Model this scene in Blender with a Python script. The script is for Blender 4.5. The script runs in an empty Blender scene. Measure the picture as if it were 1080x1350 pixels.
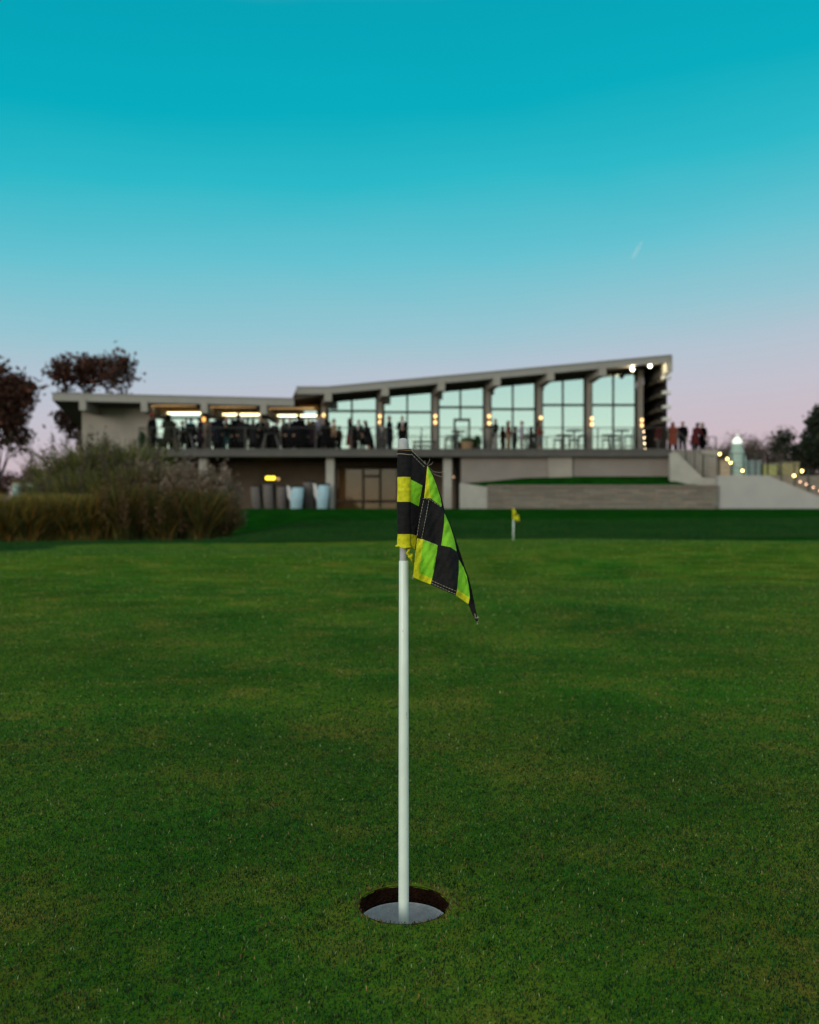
import bpy, bmesh, math, random
import numpy as np
from mathutils import Vector, Matrix

random.seed(7); rng = np.random.default_rng(7)
scn = bpy.context.scene
COL = scn.collection
F, H = 1215.0, 0.474          # focal length in photo pixels, eye height

def PX(px, Y): return (px - 540.0) * Y / F
def PZ(py, Y): return H + (675.0 - py) * Y / F
def P(px, py, Y): return Vector((PX(px, Y), Y, PZ(py, Y)))

# ------------------------------------------------------------------ materials
MATS = {}
def mat(name, col, rough=0.7, var=0.12, scale=6.0, bump=0.0, bscale=60.0, metal=0.0, spec=0.3, col2=None, sub=0.0):
    if name in MATS: return MATS[name]
    m = bpy.data.materials.new(name); m.use_nodes = True
    nt = m.node_tree; b = nt.nodes['Principled BSDF']
    b.inputs['Roughness'].default_value = rough
    b.inputs['Metallic'].default_value = metal
    b.inputs['Specular IOR Level'].default_value = spec
    tc = nt.nodes.new('ShaderNodeTexCoord')
    n = nt.nodes.new('ShaderNodeTexNoise'); n.inputs['Scale'].default_value = scale; n.inputs['Detail'].default_value = 5
    nt.links.new(tc.outputs['Object'], n.inputs['Vector'])
    r = nt.nodes.new('ShaderNodeValToRGB')
    c2 = col2 if col2 else tuple(min(1, c * (1 + var)) for c in col)
    c1 = col if col2 else tuple(c * (1 - var) for c in col)
    r.color_ramp.elements[0].position = 0.32; r.color_ramp.elements[1].position = 0.68
    r.color_ramp.elements[0].color = (*c1, 1); r.color_ramp.elements[1].color = (*c2, 1)
    nt.links.new(n.outputs['Fac'], r.inputs['Fac']); nt.links.new(r.outputs['Color'], b.inputs['Base Color'])
    if bump:
        n2 = nt.nodes.new('ShaderNodeTexNoise'); n2.inputs['Scale'].default_value = bscale; n2.inputs['Detail'].default_value = 4
        nt.links.new(tc.outputs['Object'], n2.inputs['Vector'])
        bp = nt.nodes.new('ShaderNodeBump'); bp.inputs['Strength'].default_value = bump; bp.inputs['Distance'].default_value = 0.02
        nt.links.new(n2.outputs['Fac'], bp.inputs['Height']); nt.links.new(bp.outputs['Normal'], b.inputs['Normal'])
    MATS[name] = m
    return m

def emit(name, col, strength):
    if name in MATS: return MATS[name]
    m = bpy.data.materials.new(name); m.use_nodes = True
    b = m.node_tree.nodes['Principled BSDF']
    b.inputs['Base Color'].default_value = (*col, 1)
    b.inputs['Emission Color'].default_value = (*col, 1); b.inputs['Emission Strength'].default_value = strength
    MATS[name] = m
    return m

def attr_mat(name, rough=0.8, trans=0.25, spec=0.2):
    """leaf material: colour comes from the per-leaf colour stored on the mesh"""
    if name in MATS: return MATS[name]
    m = bpy.data.materials.new(name); m.use_nodes = True
    nt = m.node_tree; b = nt.nodes['Principled BSDF']; out = nt.nodes['Material Output']
    a = nt.nodes.new('ShaderNodeAttribute'); a.attribute_name = 'leafcol'
    nt.links.new(a.outputs['Color'], b.inputs['Base Color'])
    b.inputs['Roughness'].default_value = rough; b.inputs['Specular IOR Level'].default_value = spec
    if trans:
        t = nt.nodes.new('ShaderNodeBsdfTranslucent'); nt.links.new(a.outputs['Color'], t.inputs['Color'])
        mx = nt.nodes.new('ShaderNodeMixShader'); mx.inputs[0].default_value = trans
        nt.links.new(b.outputs[0], mx.inputs[1]); nt.links.new(t.outputs[0], mx.inputs[2]); nt.links.new(mx.outputs[0], out.inputs['Surface'])
    MATS[name] = m
    return m

def glass_mat(name, tint, refl, inner=(0.55, 0.7, 0.62)):
    if name in MATS: return MATS[name]
    m = bpy.data.materials.new(name); m.use_nodes = True
    nt = m.node_tree; nt.nodes.remove(nt.nodes['Principled BSDF']); out = nt.nodes['Material Output']
    g = nt.nodes.new('ShaderNodeBsdfGlossy'); g.inputs['Color'].default_value = (*tint, 1); g.inputs['Roughness'].default_value = 0.015
    t = nt.nodes.new('ShaderNodeBsdfTransparent'); t.inputs['Color'].default_value = (*inner, 1)
    mx = nt.nodes.new('ShaderNodeMixShader'); mx.inputs[0].default_value = refl
    nt.links.new(t.outputs[0], mx.inputs[1]); nt.links.new(g.outputs[0], mx.inputs[2]); nt.links.new(mx.outputs[0], out.inputs['Surface'])
    MATS[name] = m
    return m

# ------------------------------------------------------------------ object helpers
def tag(o, label=None, cat=None, group=None, kind=None):
    if label: o['label'] = label
    if cat: o['category'] = cat
    if group: o['group'] = group
    if kind: o['kind'] = kind
    return o

def thing(name, label, cat, loc=(0, 0, 0), rz=0.0, group=None):
    o = bpy.data.objects.new(name, None); COL.objects.link(o)
    o.location = loc; o.rotation_euler = (0, 0, rz); o.empty_display_size = 0.1
    return tag(o, label, cat, group)

def root_loc(p):
    while p.parent: p = p.parent
    return Vector(p.location)

class MB:
    """collects geometry, then links it as ONE mesh object"""
    def __init__(s): s.bm = bmesh.new()
    def face(s, pts, mi=0):
        f = s.bm.faces.new([s.bm.verts.new(p) for p in pts]); f.material_index = mi; return f
    def box(s, x0, x1, y0, y1, z0, z1):
        v = [s.bm.verts.new(p) for p in ((x0,y0,z0),(x1,y0,z0),(x1,y1,z0),(x0,y1,z0),(x0,y0,z1),(x1,y0,z1),(x1,y1,z1),(x0,y1,z1))]
        for q in ((3,2,1,0),(4,5,6,7),(0,1,5,4),(1,2,6,5),(2,3,7,6),(3,0,4,7)): s.bm.faces.new([v[i] for i in q])
        return s
    def prism(s, pts, d):
        """closed polygon pts extruded by vector d"""
        d = Vector(d); a = [s.bm.verts.new(p) for p in pts]; b = [s.bm.verts.new(Vector(p) + d) for p in pts]
        n = len(pts); s.bm.faces.new(a); s.bm.faces.new(b[::-1])
        for i in range(n): s.bm.faces.new((a[i], b[i], b[(i+1) % n], a[(i+1) % n]))
        return s
    def tube(s, pts, rad, n=8, cap=True):
        pts = [Vector(p) for p in pts]; rad = rad if isinstance(rad, (list, tuple)) else [rad] * len(pts)
        rings = []
        up = Vector((0.13, 0.31, 0.94)).normalized()
        for i, p in enumerate(pts):
            t = (pts[min(i+1, len(pts)-1)] - pts[max(i-1, 0)])
            t = t.normalized() if t.length > 1e-9 else Vector((0,0,1))
            u = t.cross(up)
            if u.length < 0.1: u = t.cross(Vector((1,0,0)))
            u.normalize(); w = t.cross(u)
            rings.append([s.bm.verts.new(p + (u*math.cos(2*math.pi*k/n) + w*math.sin(2*math.pi*k/n)) * rad[i]) for k in range(n)])
        for a, b in zip(rings, rings[1:]):
            for k in range(n): s.bm.faces.new((a[k], a[(k+1)%n], b[(k+1)%n], b[k]))
        if cap: s.bm.faces.new(rings[0][::-1]); s.bm.faces.new(rings[-1])
        return s
    def lathe(s, c, prof, n=24):
        """profile of (r, z) turned about the vertical through c"""
        c = Vector(c); rings = []
        for r, z in prof:
            rings.append([s.bm.verts.new(c + Vector((r*math.cos(2*math.pi*k/n), r*math.sin(2*math.pi*k/n), z))) for k in range(n)] if r > 1e-6 else [s.bm.verts.new(c + Vector((0,0,z)))])
        for a, b in zip(rings, rings[1:]):
            for k in range(n):
                A = (a[k], a[(k+1)%n]) if len(a) > 1 else (a[0],)
                B = (b[(k+1)%n], b[k]) if len(b) > 1 else (b[0],)
                if len(A) + len(B) > 2: s.bm.faces.new(A + B)
        return s
    def ell(s, c, r, u=14, v=9, rot=None):
        M = Matrix.Translation(Vector(c)) @ (rot.to_4x4() if rot else Matrix()) @ Matrix.Diagonal((*r, 1))
        bmesh.ops.create_uvsphere(s.bm, u_segments=u, v_segments=v, radius=1.0, matrix=M); return s
    def frustum(s, z0, r0, z1, r1, cx=0, cy=0, n=20):
        a = [s.bm.verts.new((cx + r0[0]*math.cos(2*math.pi*k/n), cy + r0[1]*math.sin(2*math.pi*k/n), z0)) for k in range(n)]
        b = [s.bm.verts.new((cx + r1[0]*math.cos(2*math.pi*k/n), cy + r1[1]*math.sin(2*math.pi*k/n), z1)) for k in range(n)]
        s.bm.faces.new(a[::-1]); s.bm.faces.new(b)
        for k in range(n): s.bm.faces.new((a[k], a[(k+1)%n], b[(k+1)%n], b[k]))
        return s
    def cap(s, a, b, ra, rb, n=12):
        """tapered capsule"""
        a, b = Vector(a), Vector(b); t = (b - a).normalized()
        pts, rad = [], []
        for k in range(4): q = math.pi/2 * (1 - k/4); pts.append(a - t*ra*math.sin(q)); rad.append(max(1e-4, ra*math.cos(q)))
        pts += [a, b]; rad += [ra, rb]
        for k in range(1, 5): q = math.pi/2 * k/4; pts.append(b + t*rb*math.sin(q)); rad.append(max(1e-4, rb*math.cos(q)))
        return s.tube(pts, rad, n)
    def mesh(s, name, smooth=False, bevel=0.0, off=None):
        bmesh.ops.recalc_face_normals(s.bm, faces=s.bm.faces)
        if bevel:
            es = [e for e in s.bm.edges if len(e.link_faces) == 2 and e.calc_face_angle(0) > 0.6]
            bmesh.ops.bevel(s.bm, geom=es, offset=bevel, segments=2, affect='EDGES', profile=0.6)
        if off is not None: bmesh.ops.translate(s.bm, verts=s.bm.verts, vec=-Vector(off))
        me = bpy.data.meshes.new(name); s.bm.to_mesh(me); s.bm.free()
        if smooth: me.polygons.foreach_set('use_smooth', [True] * len(me.polygons))
        return me
    def build(s, name, m, parent=None, smooth=False, bevel=0.0, local=False):
        off = None if (parent is None or local) else root_loc(parent)
        me = s.mesh(name, smooth, bevel, off)
        return link(name, me, m, parent)

def link(name, me, m, parent=None):
    o = bpy.data.objects.new(name, me); COL.objects.link(o)
    for q in (m if isinstance(m, (list, tuple)) else [m]):
        if q is not None: me.materials.append(q)
    if parent: o.parent = parent
    return o

def copy_tree(o, parent=None):
    c = o.copy(); COL.objects.link(c); c.parent = parent
    for ch in list(o.children): copy_tree(ch, c)
    return c

def np_mesh(name, verts, faces, cols=None, smooth=False):
    """verts (n,3), faces (m,k) arrays -> mesh; cols (n,3) stored as 'leafcol'"""
    me = bpy.data.meshes.new(name)
    n, (m, k) = len(verts), faces.shape
    me.vertices.add(n); me.vertices.foreach_set('co', np.ascontiguousarray(verts, dtype=np.float32).ravel())
    me.loops.add(m*k); me.loops.foreach_set('vertex_index', np.ascontiguousarray(faces, dtype=np.int32).ravel())
    me.polygons.add(m); me.polygons.foreach_set('loop_start', np.arange(0, m*k, k, dtype=np.int32))
    if smooth: me.polygons.foreach_set('use_smooth', np.ones(m, dtype=bool))
    me.update(calc_edges=True)
    if cols is not None:
        a = me.attributes.new('leafcol', 'FLOAT_COLOR', 'POINT')
        a.data.foreach_set('color', np.ascontiguousarray(np.c_[cols, np.ones(n)], dtype=np.float32).ravel())
    return me

ORD = ['first','second','third','fourth','fifth','sixth','seventh','eighth','ninth','tenth','eleventh','twelfth']

# ------------------------------------------------------------------ camera
cam = bpy.data.cameras.new('camera'); camo = bpy.data.objects.new('camera', cam); COL.objects.link(camo)
camo.location = (0, 0, H); camo.rotation_euler = (math.radians(90), 0, 0)
cam.sensor_fit = 'VERTICAL'; cam.sensor_height = 36; cam.sensor_width = 36; cam.lens = F/1350*36
cam.clip_start = 0.02; cam.clip_end = 30000
cam.dof.use_dof = True; cam.dof.focus_distance = 1.117; cam.dof.aperture_fstop = 6.7
scn.camera = camo

# ------------------------------------------------------------------ world: dusk sky
w = bpy.data.worlds.new('World'); scn.world = w; w.use_nodes = True
nt = w.node_tree; bg = nt.nodes['Background']
SUN_EL, SUN_AZ = math.radians(9), math.radians(216)
tc = nt.nodes.new('ShaderNodeTexCoord'); sp = nt.nodes.new('ShaderNodeSeparateXYZ'); nt.links.new(tc.outputs['Generated'], sp.inputs[0])
def lin(c): return tuple(((v/255)/12.92 if v/255 <= .04045 else ((v/255+.055)/1.055)**2.4) for v in c)
def ramp(stops, fac):
    r = nt.nodes.new('ShaderNodeValToRGB'); e = r.color_ramp.elements
    while len(e) < len(stops): e.new(0.5)
    for q, (p, c) in zip(e, stops): q.position = p; q.color = (*c, 1)
    nt.links.new(fac, r.inputs['Fac']); return r
def zrow(row): t = (675-row)/F; return t/math.sqrt(1+t*t)
nz = nt.nodes.new('ShaderNodeTexNoise'); nz.inputs['Scale'].default_value = 2.2; nz.inputs['Detail'].default_value = 4
mpz = nt.nodes.new('ShaderNodeMapping'); mpz.inputs['Scale'].default_value = (1, 1, 4.5); mpz.inputs['Rotation'].default_value = (0, 0.25, 0)
nt.links.new(tc.outputs['Generated'], mpz.inputs['Vector']); nt.links.new(mpz.outputs[0], nz.inputs['Vector'])
mz = nt.nodes.new('ShaderNodeMath'); mz.operation = 'MULTIPLY_ADD'; mz.inputs[1].default_value = 0.045; nt.links.new(nz.outputs['Fac'], mz.inputs[0]); nt.links.new(sp.outputs['Z'], mz.inputs[2])
mz2 = nt.nodes.new('ShaderNodeMath'); mz2.operation = 'MULTIPLY_ADD'; mz2.inputs[1].default_value = -0.045; nt.links.new(sp.outputs['X'], mz2.inputs[0]); nt.links.new(mz.outputs[0], mz2.inputs[2])
mz3 = nt.nodes.new('ShaderNodeMath'); mz3.operation = 'SUBTRACT'; mz3.inputs[1].default_value = 0.0225; nt.links.new(mz2.outputs[0], mz3.inputs[0])
front = ramp([(0.0, lin((196,174,180))), (zrow(590), lin((203,186,195))), (zrow(535), lin((194,192,204))), (zrow(488), lin((180,194,208))), (zrow(430), lin((148,196,209))),
              (zrow(340), lin((102,193,208))), (zrow(240), lin((42,184,200))), (zrow(140), lin((0,172,190))), (zrow(0), lin((0,162,182))), (0.60, (0.22,0.42,0.46)), (0.80, (0.62,0.68,0.64)), (1.0, (0.72,0.74,0.66))], mz3.outputs[0])
back = ramp([(0.0, (1.0,0.80,0.50)), (0.05, (0.93,0.97,0.78)), (0.09, (0.84,0.98,0.86)), (0.16, (0.58,0.80,0.82)), (0.30, (0.60,0.74,0.70)), (0.6, (0.66,0.72,0.66)), (1.0, (0.72,0.74,0.66))], sp.outputs['Z'])
mr = nt.nodes.new('ShaderNodeMapRange'); mr.interpolation_type = 'SMOOTHSTEP'
mr.inputs['From Min'].default_value = 0.25; mr.inputs['From Max'].default_value = -0.75
nt.links.new(sp.outputs['Y'], mr.inputs['Value'])
mx = nt.nodes.new('ShaderNodeMixRGB'); nt.links.new(mr.outputs[0], mx.inputs[0]); nt.links.new(front.outputs[0], mx.inputs[1]); nt.links.new(back.outputs[0], mx.inputs[2])
sky = nt.nodes.new('ShaderNodeTexSky'); sky.sky_type = 'NISHITA'; sky.sun_disc = False
sky.sun_elevation = math.radians(1.0); sky.sun_rotation = SUN_AZ
sc_ = nt.nodes.new('ShaderNodeMixRGB'); sc_.blend_type = 'ADD'; sc_.inputs[0].default_value = 0.004
nt.links.new(mx.outputs[0], sc_.inputs[1]); nt.links.new(sky.outputs[0], sc_.inputs[2]); nt.links.new(sc_.outputs[0], bg.inputs['Color'])
bg.inputs['Strength'].default_value = 1.0

sl = bpy.data.lights.new('afterglow', 'SUN'); sl.energy = 1.3; sl.angle = math.radians(22); sl.color = (1.0, 0.9, 0.74)
slo = bpy.data.objects.new('afterglow', sl); COL.objects.link(slo)
sd = Vector((math.sin(SUN_AZ)*math.cos(SUN_EL), math.cos(SUN_AZ)*math.cos(SUN_EL), math.sin(SUN_EL)))
slo.rotation_euler = sd.to_track_quat('Z', 'Y').to_euler(); slo.location = sd * 30

scn.view_settings.view_transform = 'Standard'; scn.view_settings.look = 'None'; scn.view_settings.exposure = 0; scn.view_settings.gamma = 1
scn.render.engine = 'CYCLES'
scn.cycles.use_denoising = True; scn.cycles.max_bounces = 6; scn.cycles.transparent_max_bounces = 8; scn.cycles.caustics_reflective = False
scn.cycles.sample_clamp_indirect = 4

# ------------------------------------------------------------------ ground
def sst(a, b, v): t = np.clip((v-a)/(b-a), 0, 1); return t*t*(3-2*t)
def h_green(x, y):
    k = sst(2.6, 8.0, y)
    return k*(-0.03 + 0.036*np.sin(0.55*x + 0.35*y + 0.6) + 0.028*np.sin(0.31*x - 0.62*y + 2.0)) - 0.0*y
def h_all(x, y):
    g = h_green(x, y)
    bank = -0.06 + 0.68*np.clip((y-17)/23.0, 0, 1)**0.85
    left = np.where(x < 0, sst(-2.5, -4.5, x), 0)
    bedz = -0.13 + 0.75*sst(23, 40, y)
    o = bank*(1-left) + bedz*left
    k = sst(14.5, 18.5, y)
    lf = sst(-4.2, -6.0, x)
    base = g*(1-k) + o*k
    base = base*(1-lf) + (o*k + (1-k)*np.minimum(g, -0.09))*lf
    far = sst(60, 400, y)
    return base + far*0.4
EDGE = [(-5.6,-3.0),(-5.5,2.0),(-5.0,6.5),(-4.72,9.6),(-4.9,11.6),(-5.35,13.4),(-5.0,15.0),(-4.0,16.0),(-2.4,16.6),(0.3,16.9),(4,17.2),(9,18.0),(14,19)]
def top_edge(x): 
    xs = np.array([-5.35,-5.0,-4.0,-2.4,0.3,4,9,14]); ys = np.array([13.6,14.9,15.9,16.5,16.85,17.2,18.0,19.0]); return np.interp(x, xs, ys)
def left_edge(y):
    ys = np.array([-3,2,6.5,9.6,11.6,13.6,19]); xs = np.array([-5.6,-5.5,-5.0,-4.72,-4.9,-5.35,-5.35]); return np.interp(y, ys, xs)

def turf_mat(name, c1, c2, c3, s1, s2, bump=0.35, stretch=1.0):
    m = bpy.data.materials.new(name); m.use_nodes = True; nt = m.node_tree; b = nt.nodes['Principled BSDF']
    b.inputs['Roughness'].default_value = 0.95; b.inputs['Specular IOR Level'].default_value = 0.0
    tc = nt.nodes.new('ShaderNodeTexCoord'); mp = nt.nodes.new('ShaderNodeMapping'); mp.inputs['Scale'].default_value = (1, stretch, 1)
    nt.links.new(tc.outputs['Object'], mp.inputs['Vector'])
    def noise(s, d=6, r=0.6):
        n = nt.nodes.new('ShaderNodeTexNoise'); n.inputs['Scale'].default_value = s; n.inputs['Detail'].default_value = d; n.inputs['Roughness'].default_value = r
        nt.links.new(mp.outputs[0], n.inputs['Vector']); return n
    n1 = noise(s1); n2 = noise(s2, 8, 0.75); n3 = noise(260, 3, 0.7); n4 = noise(1.7, 5, 0.6)
    r1 = nt.nodes.new('ShaderNodeValToRGB'); r1.color_ramp.elements[0].position = 0.34; r1.color_ramp.elements[1].position = 0.68
    r1.color_ramp.elements[0].color = (*c1, 1); r1.color_ramp.elements[1].color = (*c2, 1)
    nt.links.new(n1.outputs['Fac'], r1.inputs['Fac'])
    r2 = nt.nodes.new('ShaderNodeMapRange'); r2.inputs['From Min'].default_value = 0.48; r2.inputs['From Max'].default_value = 0.72
    nt.links.new(n2.outputs['Fac'], r2.inputs['Value'])
    m1 = nt.nodes.new('ShaderNodeMixRGB'); m1.inputs[2].default_value = (*c3, 1)
    nt.links.new(r2.outputs[0], m1.inputs[0]); nt.links.new(r1.outputs[0], m1.inputs[1])
    ad = nt.nodes.new('ShaderNodeMath'); ad.operation = 'ADD'; nt.links.new(n3.outputs['Fac'], ad.inputs[0]); nt.links.new(n4.outputs['Fac'], ad.inputs[1])
    r3 = nt.nodes.new('ShaderNodeMapRange'); r3.inputs['From Min'].default_value = 0.7; r3.inputs['From Max'].default_value = 1.3; r3.inputs['To Min'].default_value = 0.40; r3.inputs['To Max'].default_value = 1.65
    nt.links.new(ad.outputs[0], r3.inputs['Value'])
    m2 = nt.nodes.new('ShaderNodeMixRGB'); m2.blend_type = 'MULTIPLY'; m2.inputs[0].default_value = 1
    nt.links.new(m1.outputs[0], m2.inputs[1]); nt.links.new(r3.outputs[0], m2.inputs[2]); nt.links.new(m2.outputs[0], b.inputs['Base Color'])
    bp = nt.nodes.new('ShaderNodeBump'); bp.inputs['Strength'].default_value = bump; bp.inputs['Distance'].default_value = 0.006
    nt.links.new(n3.outputs['Fac'], bp.inputs['Height']); nt.links.new(bp.outputs['Normal'], b.inputs['Normal'])
    return m
M_GREEN = turf_mat('putting_turf', (0.022,0.115,0.009), (0.096,0.145,0.013), (0.155,0.116,0.021), 0.8, 3.4)
M_ROUGH = turf_mat('rough_turf', (0.002,0.034,0.0035), (0.005,0.056,0.005), (0.020,0.050,0.006), 1.3, 4.0, 0.8)

# rough ground sheet, sunk under the green
def lines(segs):
    out = []
    for a, b, n in segs: out += list(np.linspace(a, b, n, endpoint=False))
    return np.array(out + [segs[-1][1]])
gx = lines([(-900,-60,14),(-60,-14,24),(-14,16,121),(16,60,22),(60,900,14)])
gy = lines([(-60,-4,14),(-4,22,105),(22,48,53),(48,120,18),(120,2500,16)])
X, Y = np.meshgrid(gx, gy); Z = h_all(X, Y)
inside = np.minimum.reduce([top_edge(X) - Y, X - left_edge(Y), 14.0 - X, Y + 3.0])
Z = Z - 0.16*sst(0.15, 0.75, inside) - 0.012*sst(-0.1, 0.15, inside)
nx, ny = len(gx), len(gy)
I = np.arange(nx*ny).reshape(ny, nx)
fc = np.stack([I[:-1,:-1], I[:-1,1:], I[1:,1:], I[1:,:-1]], -1).reshape(-1, 4)
go = link('ground', np_mesh('ground', np.stack([X, Y, Z], -1).reshape(-1, 3), fc, smooth=True), M_ROUGH); tag(go, kind='structure')

# putting green: near rectangle with the round hole, far part running to its curved edge
CX, CY, CR = PX(532.3, 1.117), 1.117, 0.054
verts, quads = [], []
def add_grid(Xg, Yg, skip=None):
    o = len(verts); n, m = Xg.shape
    verts.extend(zip(Xg.ravel().tolist(), Yg.ravel().tolist(), (h_green(Xg, Yg) + 0.0).ravel().tolist()))
    for i in range(n-1):
        for j in range(m-1):
            if skip and skip(i, j): continue
            quads.append((o+i*m+j, o+i*m+j+1, o+(i+1)*m+j+1, o+(i+1)*m+j))
hs = 0.15
ax = lines([(-5.5, CX-hs, 12), (CX-hs, CX+hs, 1), (CX+hs, 14, 24)]); ay = lines([(-3, CY-hs, 8), (CY-hs, CY+hs, 1), (CY+hs, 2.0, 5)])
add_grid(*np.meshgrid(ax, ay), skip=lambda i, j: i == 8 and j == 12)
tv = np.linspace(0, 1, 90)**1.0; sv = np.linspace(0, 1, 110)
SV, TV = np.meshgrid(sv, tv)
Yt = 2 + TV*11.6; XL = left_edge(Yt); XX = XL + SV*(14 - XL); YY = 2 + TV*(top_edge(XX) - 2)
add_grid(XX, YY)
N = 128; rings = 7
per = []
for k in range(N):
    a = 2*math.pi*k/N; c, s_ = math.cos(a), math.sin(a); q = hs/max(abs(c), abs(s_)); per.append((c*q, s_*q))
o = len(verts)
for r in range(rings):
    t = (r/(rings-1))**1.6
    for k in range(N):
        a = 2*math.pi*k/N; rr = CR + 0.0007*math.sin(9*a+1) + 0.0006*math.sin(23*a)
        x = (1-t)*rr*math.cos(a) + t*per[k][0]; y = (1-t)*rr*math.sin(a) + t*per[k][1]
        verts.append((CX+x, CY+y, -0.0022 if r == 0 else 0.0))
for r in range(rings-1):
    for k in range(N): quads.append((o+r*N+k, o+r*N+(k+1)%N, o+(r+1)*N+(k+1)%N, o+(r+1)*N+k))
gr = link('putting_green', np_mesh('putting_green', np.array(verts), np.array(quads), smooth=True), M_GREEN); tag(gr, kind='structure')

# ------------------------------------------------------------------ mown grass blades on the near part of the green
def vnoise(x, y, s, seed):
    """cheap value noise for colour patches and tuft contrast"""
    r = np.random.default_rng(seed).random((64, 64)); u, v = x*s + 1000.3, y*s + 1000.7
    i, j = np.floor(u).astype(int), np.floor(v).astype(int); f, g = u-i, v-j; f, g = f*f*(3-2*f), g*g*(3-2*g)
    a, b, c, d = r[i%64, j%64], r[(i+1)%64, j%64], r[i%64, (j+1)%64], r[(i+1)%64, (j+1)%64]
    return (a*(1-f)+b*f)*(1-g) + (c*(1-f)+d*f)*g
def blades(n, y0, y1, hw, hl, wd, tone):
    y = np.sqrt(rng.random(n)*((y1+1.2)**2-(y0+1.2)**2) + (y0+1.2)**2) - 1.2; e = rng.random(n)
    ok = (y < y1*0.62) | (e > (y/y1-0.62)/0.38); ok &= (y > y0*1.7) | (y0 < 1) | (e < (y/y0-1)/0.7); y = y[ok]; n = len(y); x = (rng.random(n)*2-1)*(hw*y + 0.65)
    keep = (np.hypot(x-CX, y-CY) > CR + 0.0008) & (x > left_edge(y)+.03) & (y < top_edge(np.clip(x, -5.35, 14))-.03); x, y = x[keep], y[keep]; n = len(x)
    z = h_green(x, y)
    rad = np.hypot(x-CX, y-CY)
    az = rng.random(n)*2*np.pi; lean = np.abs(rng.normal(0.55, 0.38, n)); L = hl*(0.45+0.7*rng.random(n))*(0.55+0.9*vnoise(x, y, 120.0, 23))
    dx, dy, dz = np.cos(az)*np.sin(lean), np.sin(az)*np.sin(lean), np.cos(np.minimum(lean, 1.45))
    wa = az + np.pi/2 + rng.normal(0, .5, n); wx, wy = np.cos(wa)*wd*(0.6+.7*rng.random(n)), np.sin(wa)*wd*(0.6+.7*rng.random(n))
    b0 = np.stack([x-wx/2, y-wy/2, z-0.0004], -1); b1 = np.stack([x+wx/2, y+wy/2, z-0.0004], -1)
    m0 = np.stack([x+dx*L*.5-wx*.4, y+dy*L*.5-wy*.4, z+dz*L*.62], -1); m1 = np.stack([x+dx*L*.5+wx*.4, y+dy*L*.5+wy*.4, z+dz*L*.62], -1)
    t = np.stack([x+dx*L*1.1, y+dy*L*1.1, z+dz*L*.95], -1)
    V = np.stack([b0, b1, m0, m1, t], 1).reshape(-1, 3)
    k = np.arange(n)[:, None]*5
    T = np.concatenate([k+[0,1,3], k+[0,3,2], k+[2,3,4]], 0)
    p1 = vnoise(x, y, 2.2, 1)*.6 + vnoise(x, y, 7.0, 2)*.4; p2 = vnoise(x, y, 28.0, 3)*.6 + vnoise(x, y, 75.0, 5)*.4; q = rng.random(n)
    c = np.empty((n, 3))
    g1, g2, g3, br = np.array((0.003,0.060,0.011)), np.array((0.011,0.098,0.010)), np.array((0.054,0.108,0.021)), np.array((0.20,0.125,0.045))
    a = np.clip(p1*2.2-.6 + rng.normal(0,.18,n), 0, 1)[:, None]; c = g1*(1-a) + g2*a
    b = np.clip((p2-.48)*2.2 + rng.normal(0,.2,n), 0, 1)[:, None]; c = c*(1-b*.65) + g3*b*.65
    brn = (q < 0.05 + 0.10*np.clip((p2-.5)*3, 0, 1)) | ((rad < CR+0.009) & (rng.random(n) < 0.65)) | ((rad < CR+0.02) & (x > CX+.02) & (rng.random(n) < 0.35))
    c[brn] = br*(0.6+.7*rng.random(brn.sum()))[:, None]
    pale = q > 0.945; c[pale] = np.array((0.21,0.25,0.10)); tuft = vnoise(x, y, 170.0, 21)*.55 + vnoise(x, y, 95.0, 22)*.45
    c *= ((0.30+1.25*rng.random(n)**1.5)*np.clip(0.15 + 1.75*tuft, .25, 2)*tone)[:, None]  # highlights and dark tuft gaps put into blade colour; tone brightens farther bands
    return V, T, np.repeat(c, 5, 0)
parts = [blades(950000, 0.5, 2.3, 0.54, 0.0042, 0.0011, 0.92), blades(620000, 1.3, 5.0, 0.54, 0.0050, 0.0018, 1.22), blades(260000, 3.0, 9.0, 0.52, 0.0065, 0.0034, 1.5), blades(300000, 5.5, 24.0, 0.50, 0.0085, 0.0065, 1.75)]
ov = 0; Vs, Ts, Cs = [], [], []
for V, T, C in parts: Vs.append(V); Ts.append(T+ov); Cs.append(C); ov += len(V)
gb = link('mown_grass', np_mesh('mown_grass', np.concatenate(Vs), np.concatenate(Ts), np.concatenate(Cs)), attr_mat('grass_blade', 0.75, 0.2, 0.25))
tag(gb, 'short mown green grass covering the near part of the putting green', 'grass', kind='stuff')

n = 150000
x = rng.uniform(-9, 15, n); u = rng.random(n)**1.8; yb = np.where(x > -5.3, top_edge(np.clip(x, -5.35, 14)), 12.0); y = yb + 0.02 + u*9.0
z = h_all(x, y); L = rng.uniform(.018, .05, n)*(1+.8*vnoise(x, y, .7, 9)); az = rng.random(n)*2*np.pi; ln = np.abs(rng.normal(.45, .3, n)); wd = rng.uniform(.003, .006, n)
wx = np.cos(az+1.57)*wd; wy = np.sin(az+1.57)*wd
V = np.stack([np.stack([x-wx, y-wy, z-.005], -1), np.stack([x+wx, y+wy, z-.005], -1), np.stack([x+np.cos(az)*np.sin(ln)*L, y+np.sin(az)*np.sin(ln)*L, z+np.cos(ln)*L], -1)], 1).reshape(-1, 3)
p = np.clip(vnoise(x, y, .9, 12)*.6 + vnoise(x, y, 3.1, 13)*.4 + rng.normal(0, .12, n), 0, 1)[:, None]
c = np.array((.004,.052,.006))*(1-p) + np.array((.022,.085,.010))*p; br_ = rng.random(n) < .03; c[br_] = (.09,.075,.025)
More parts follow.
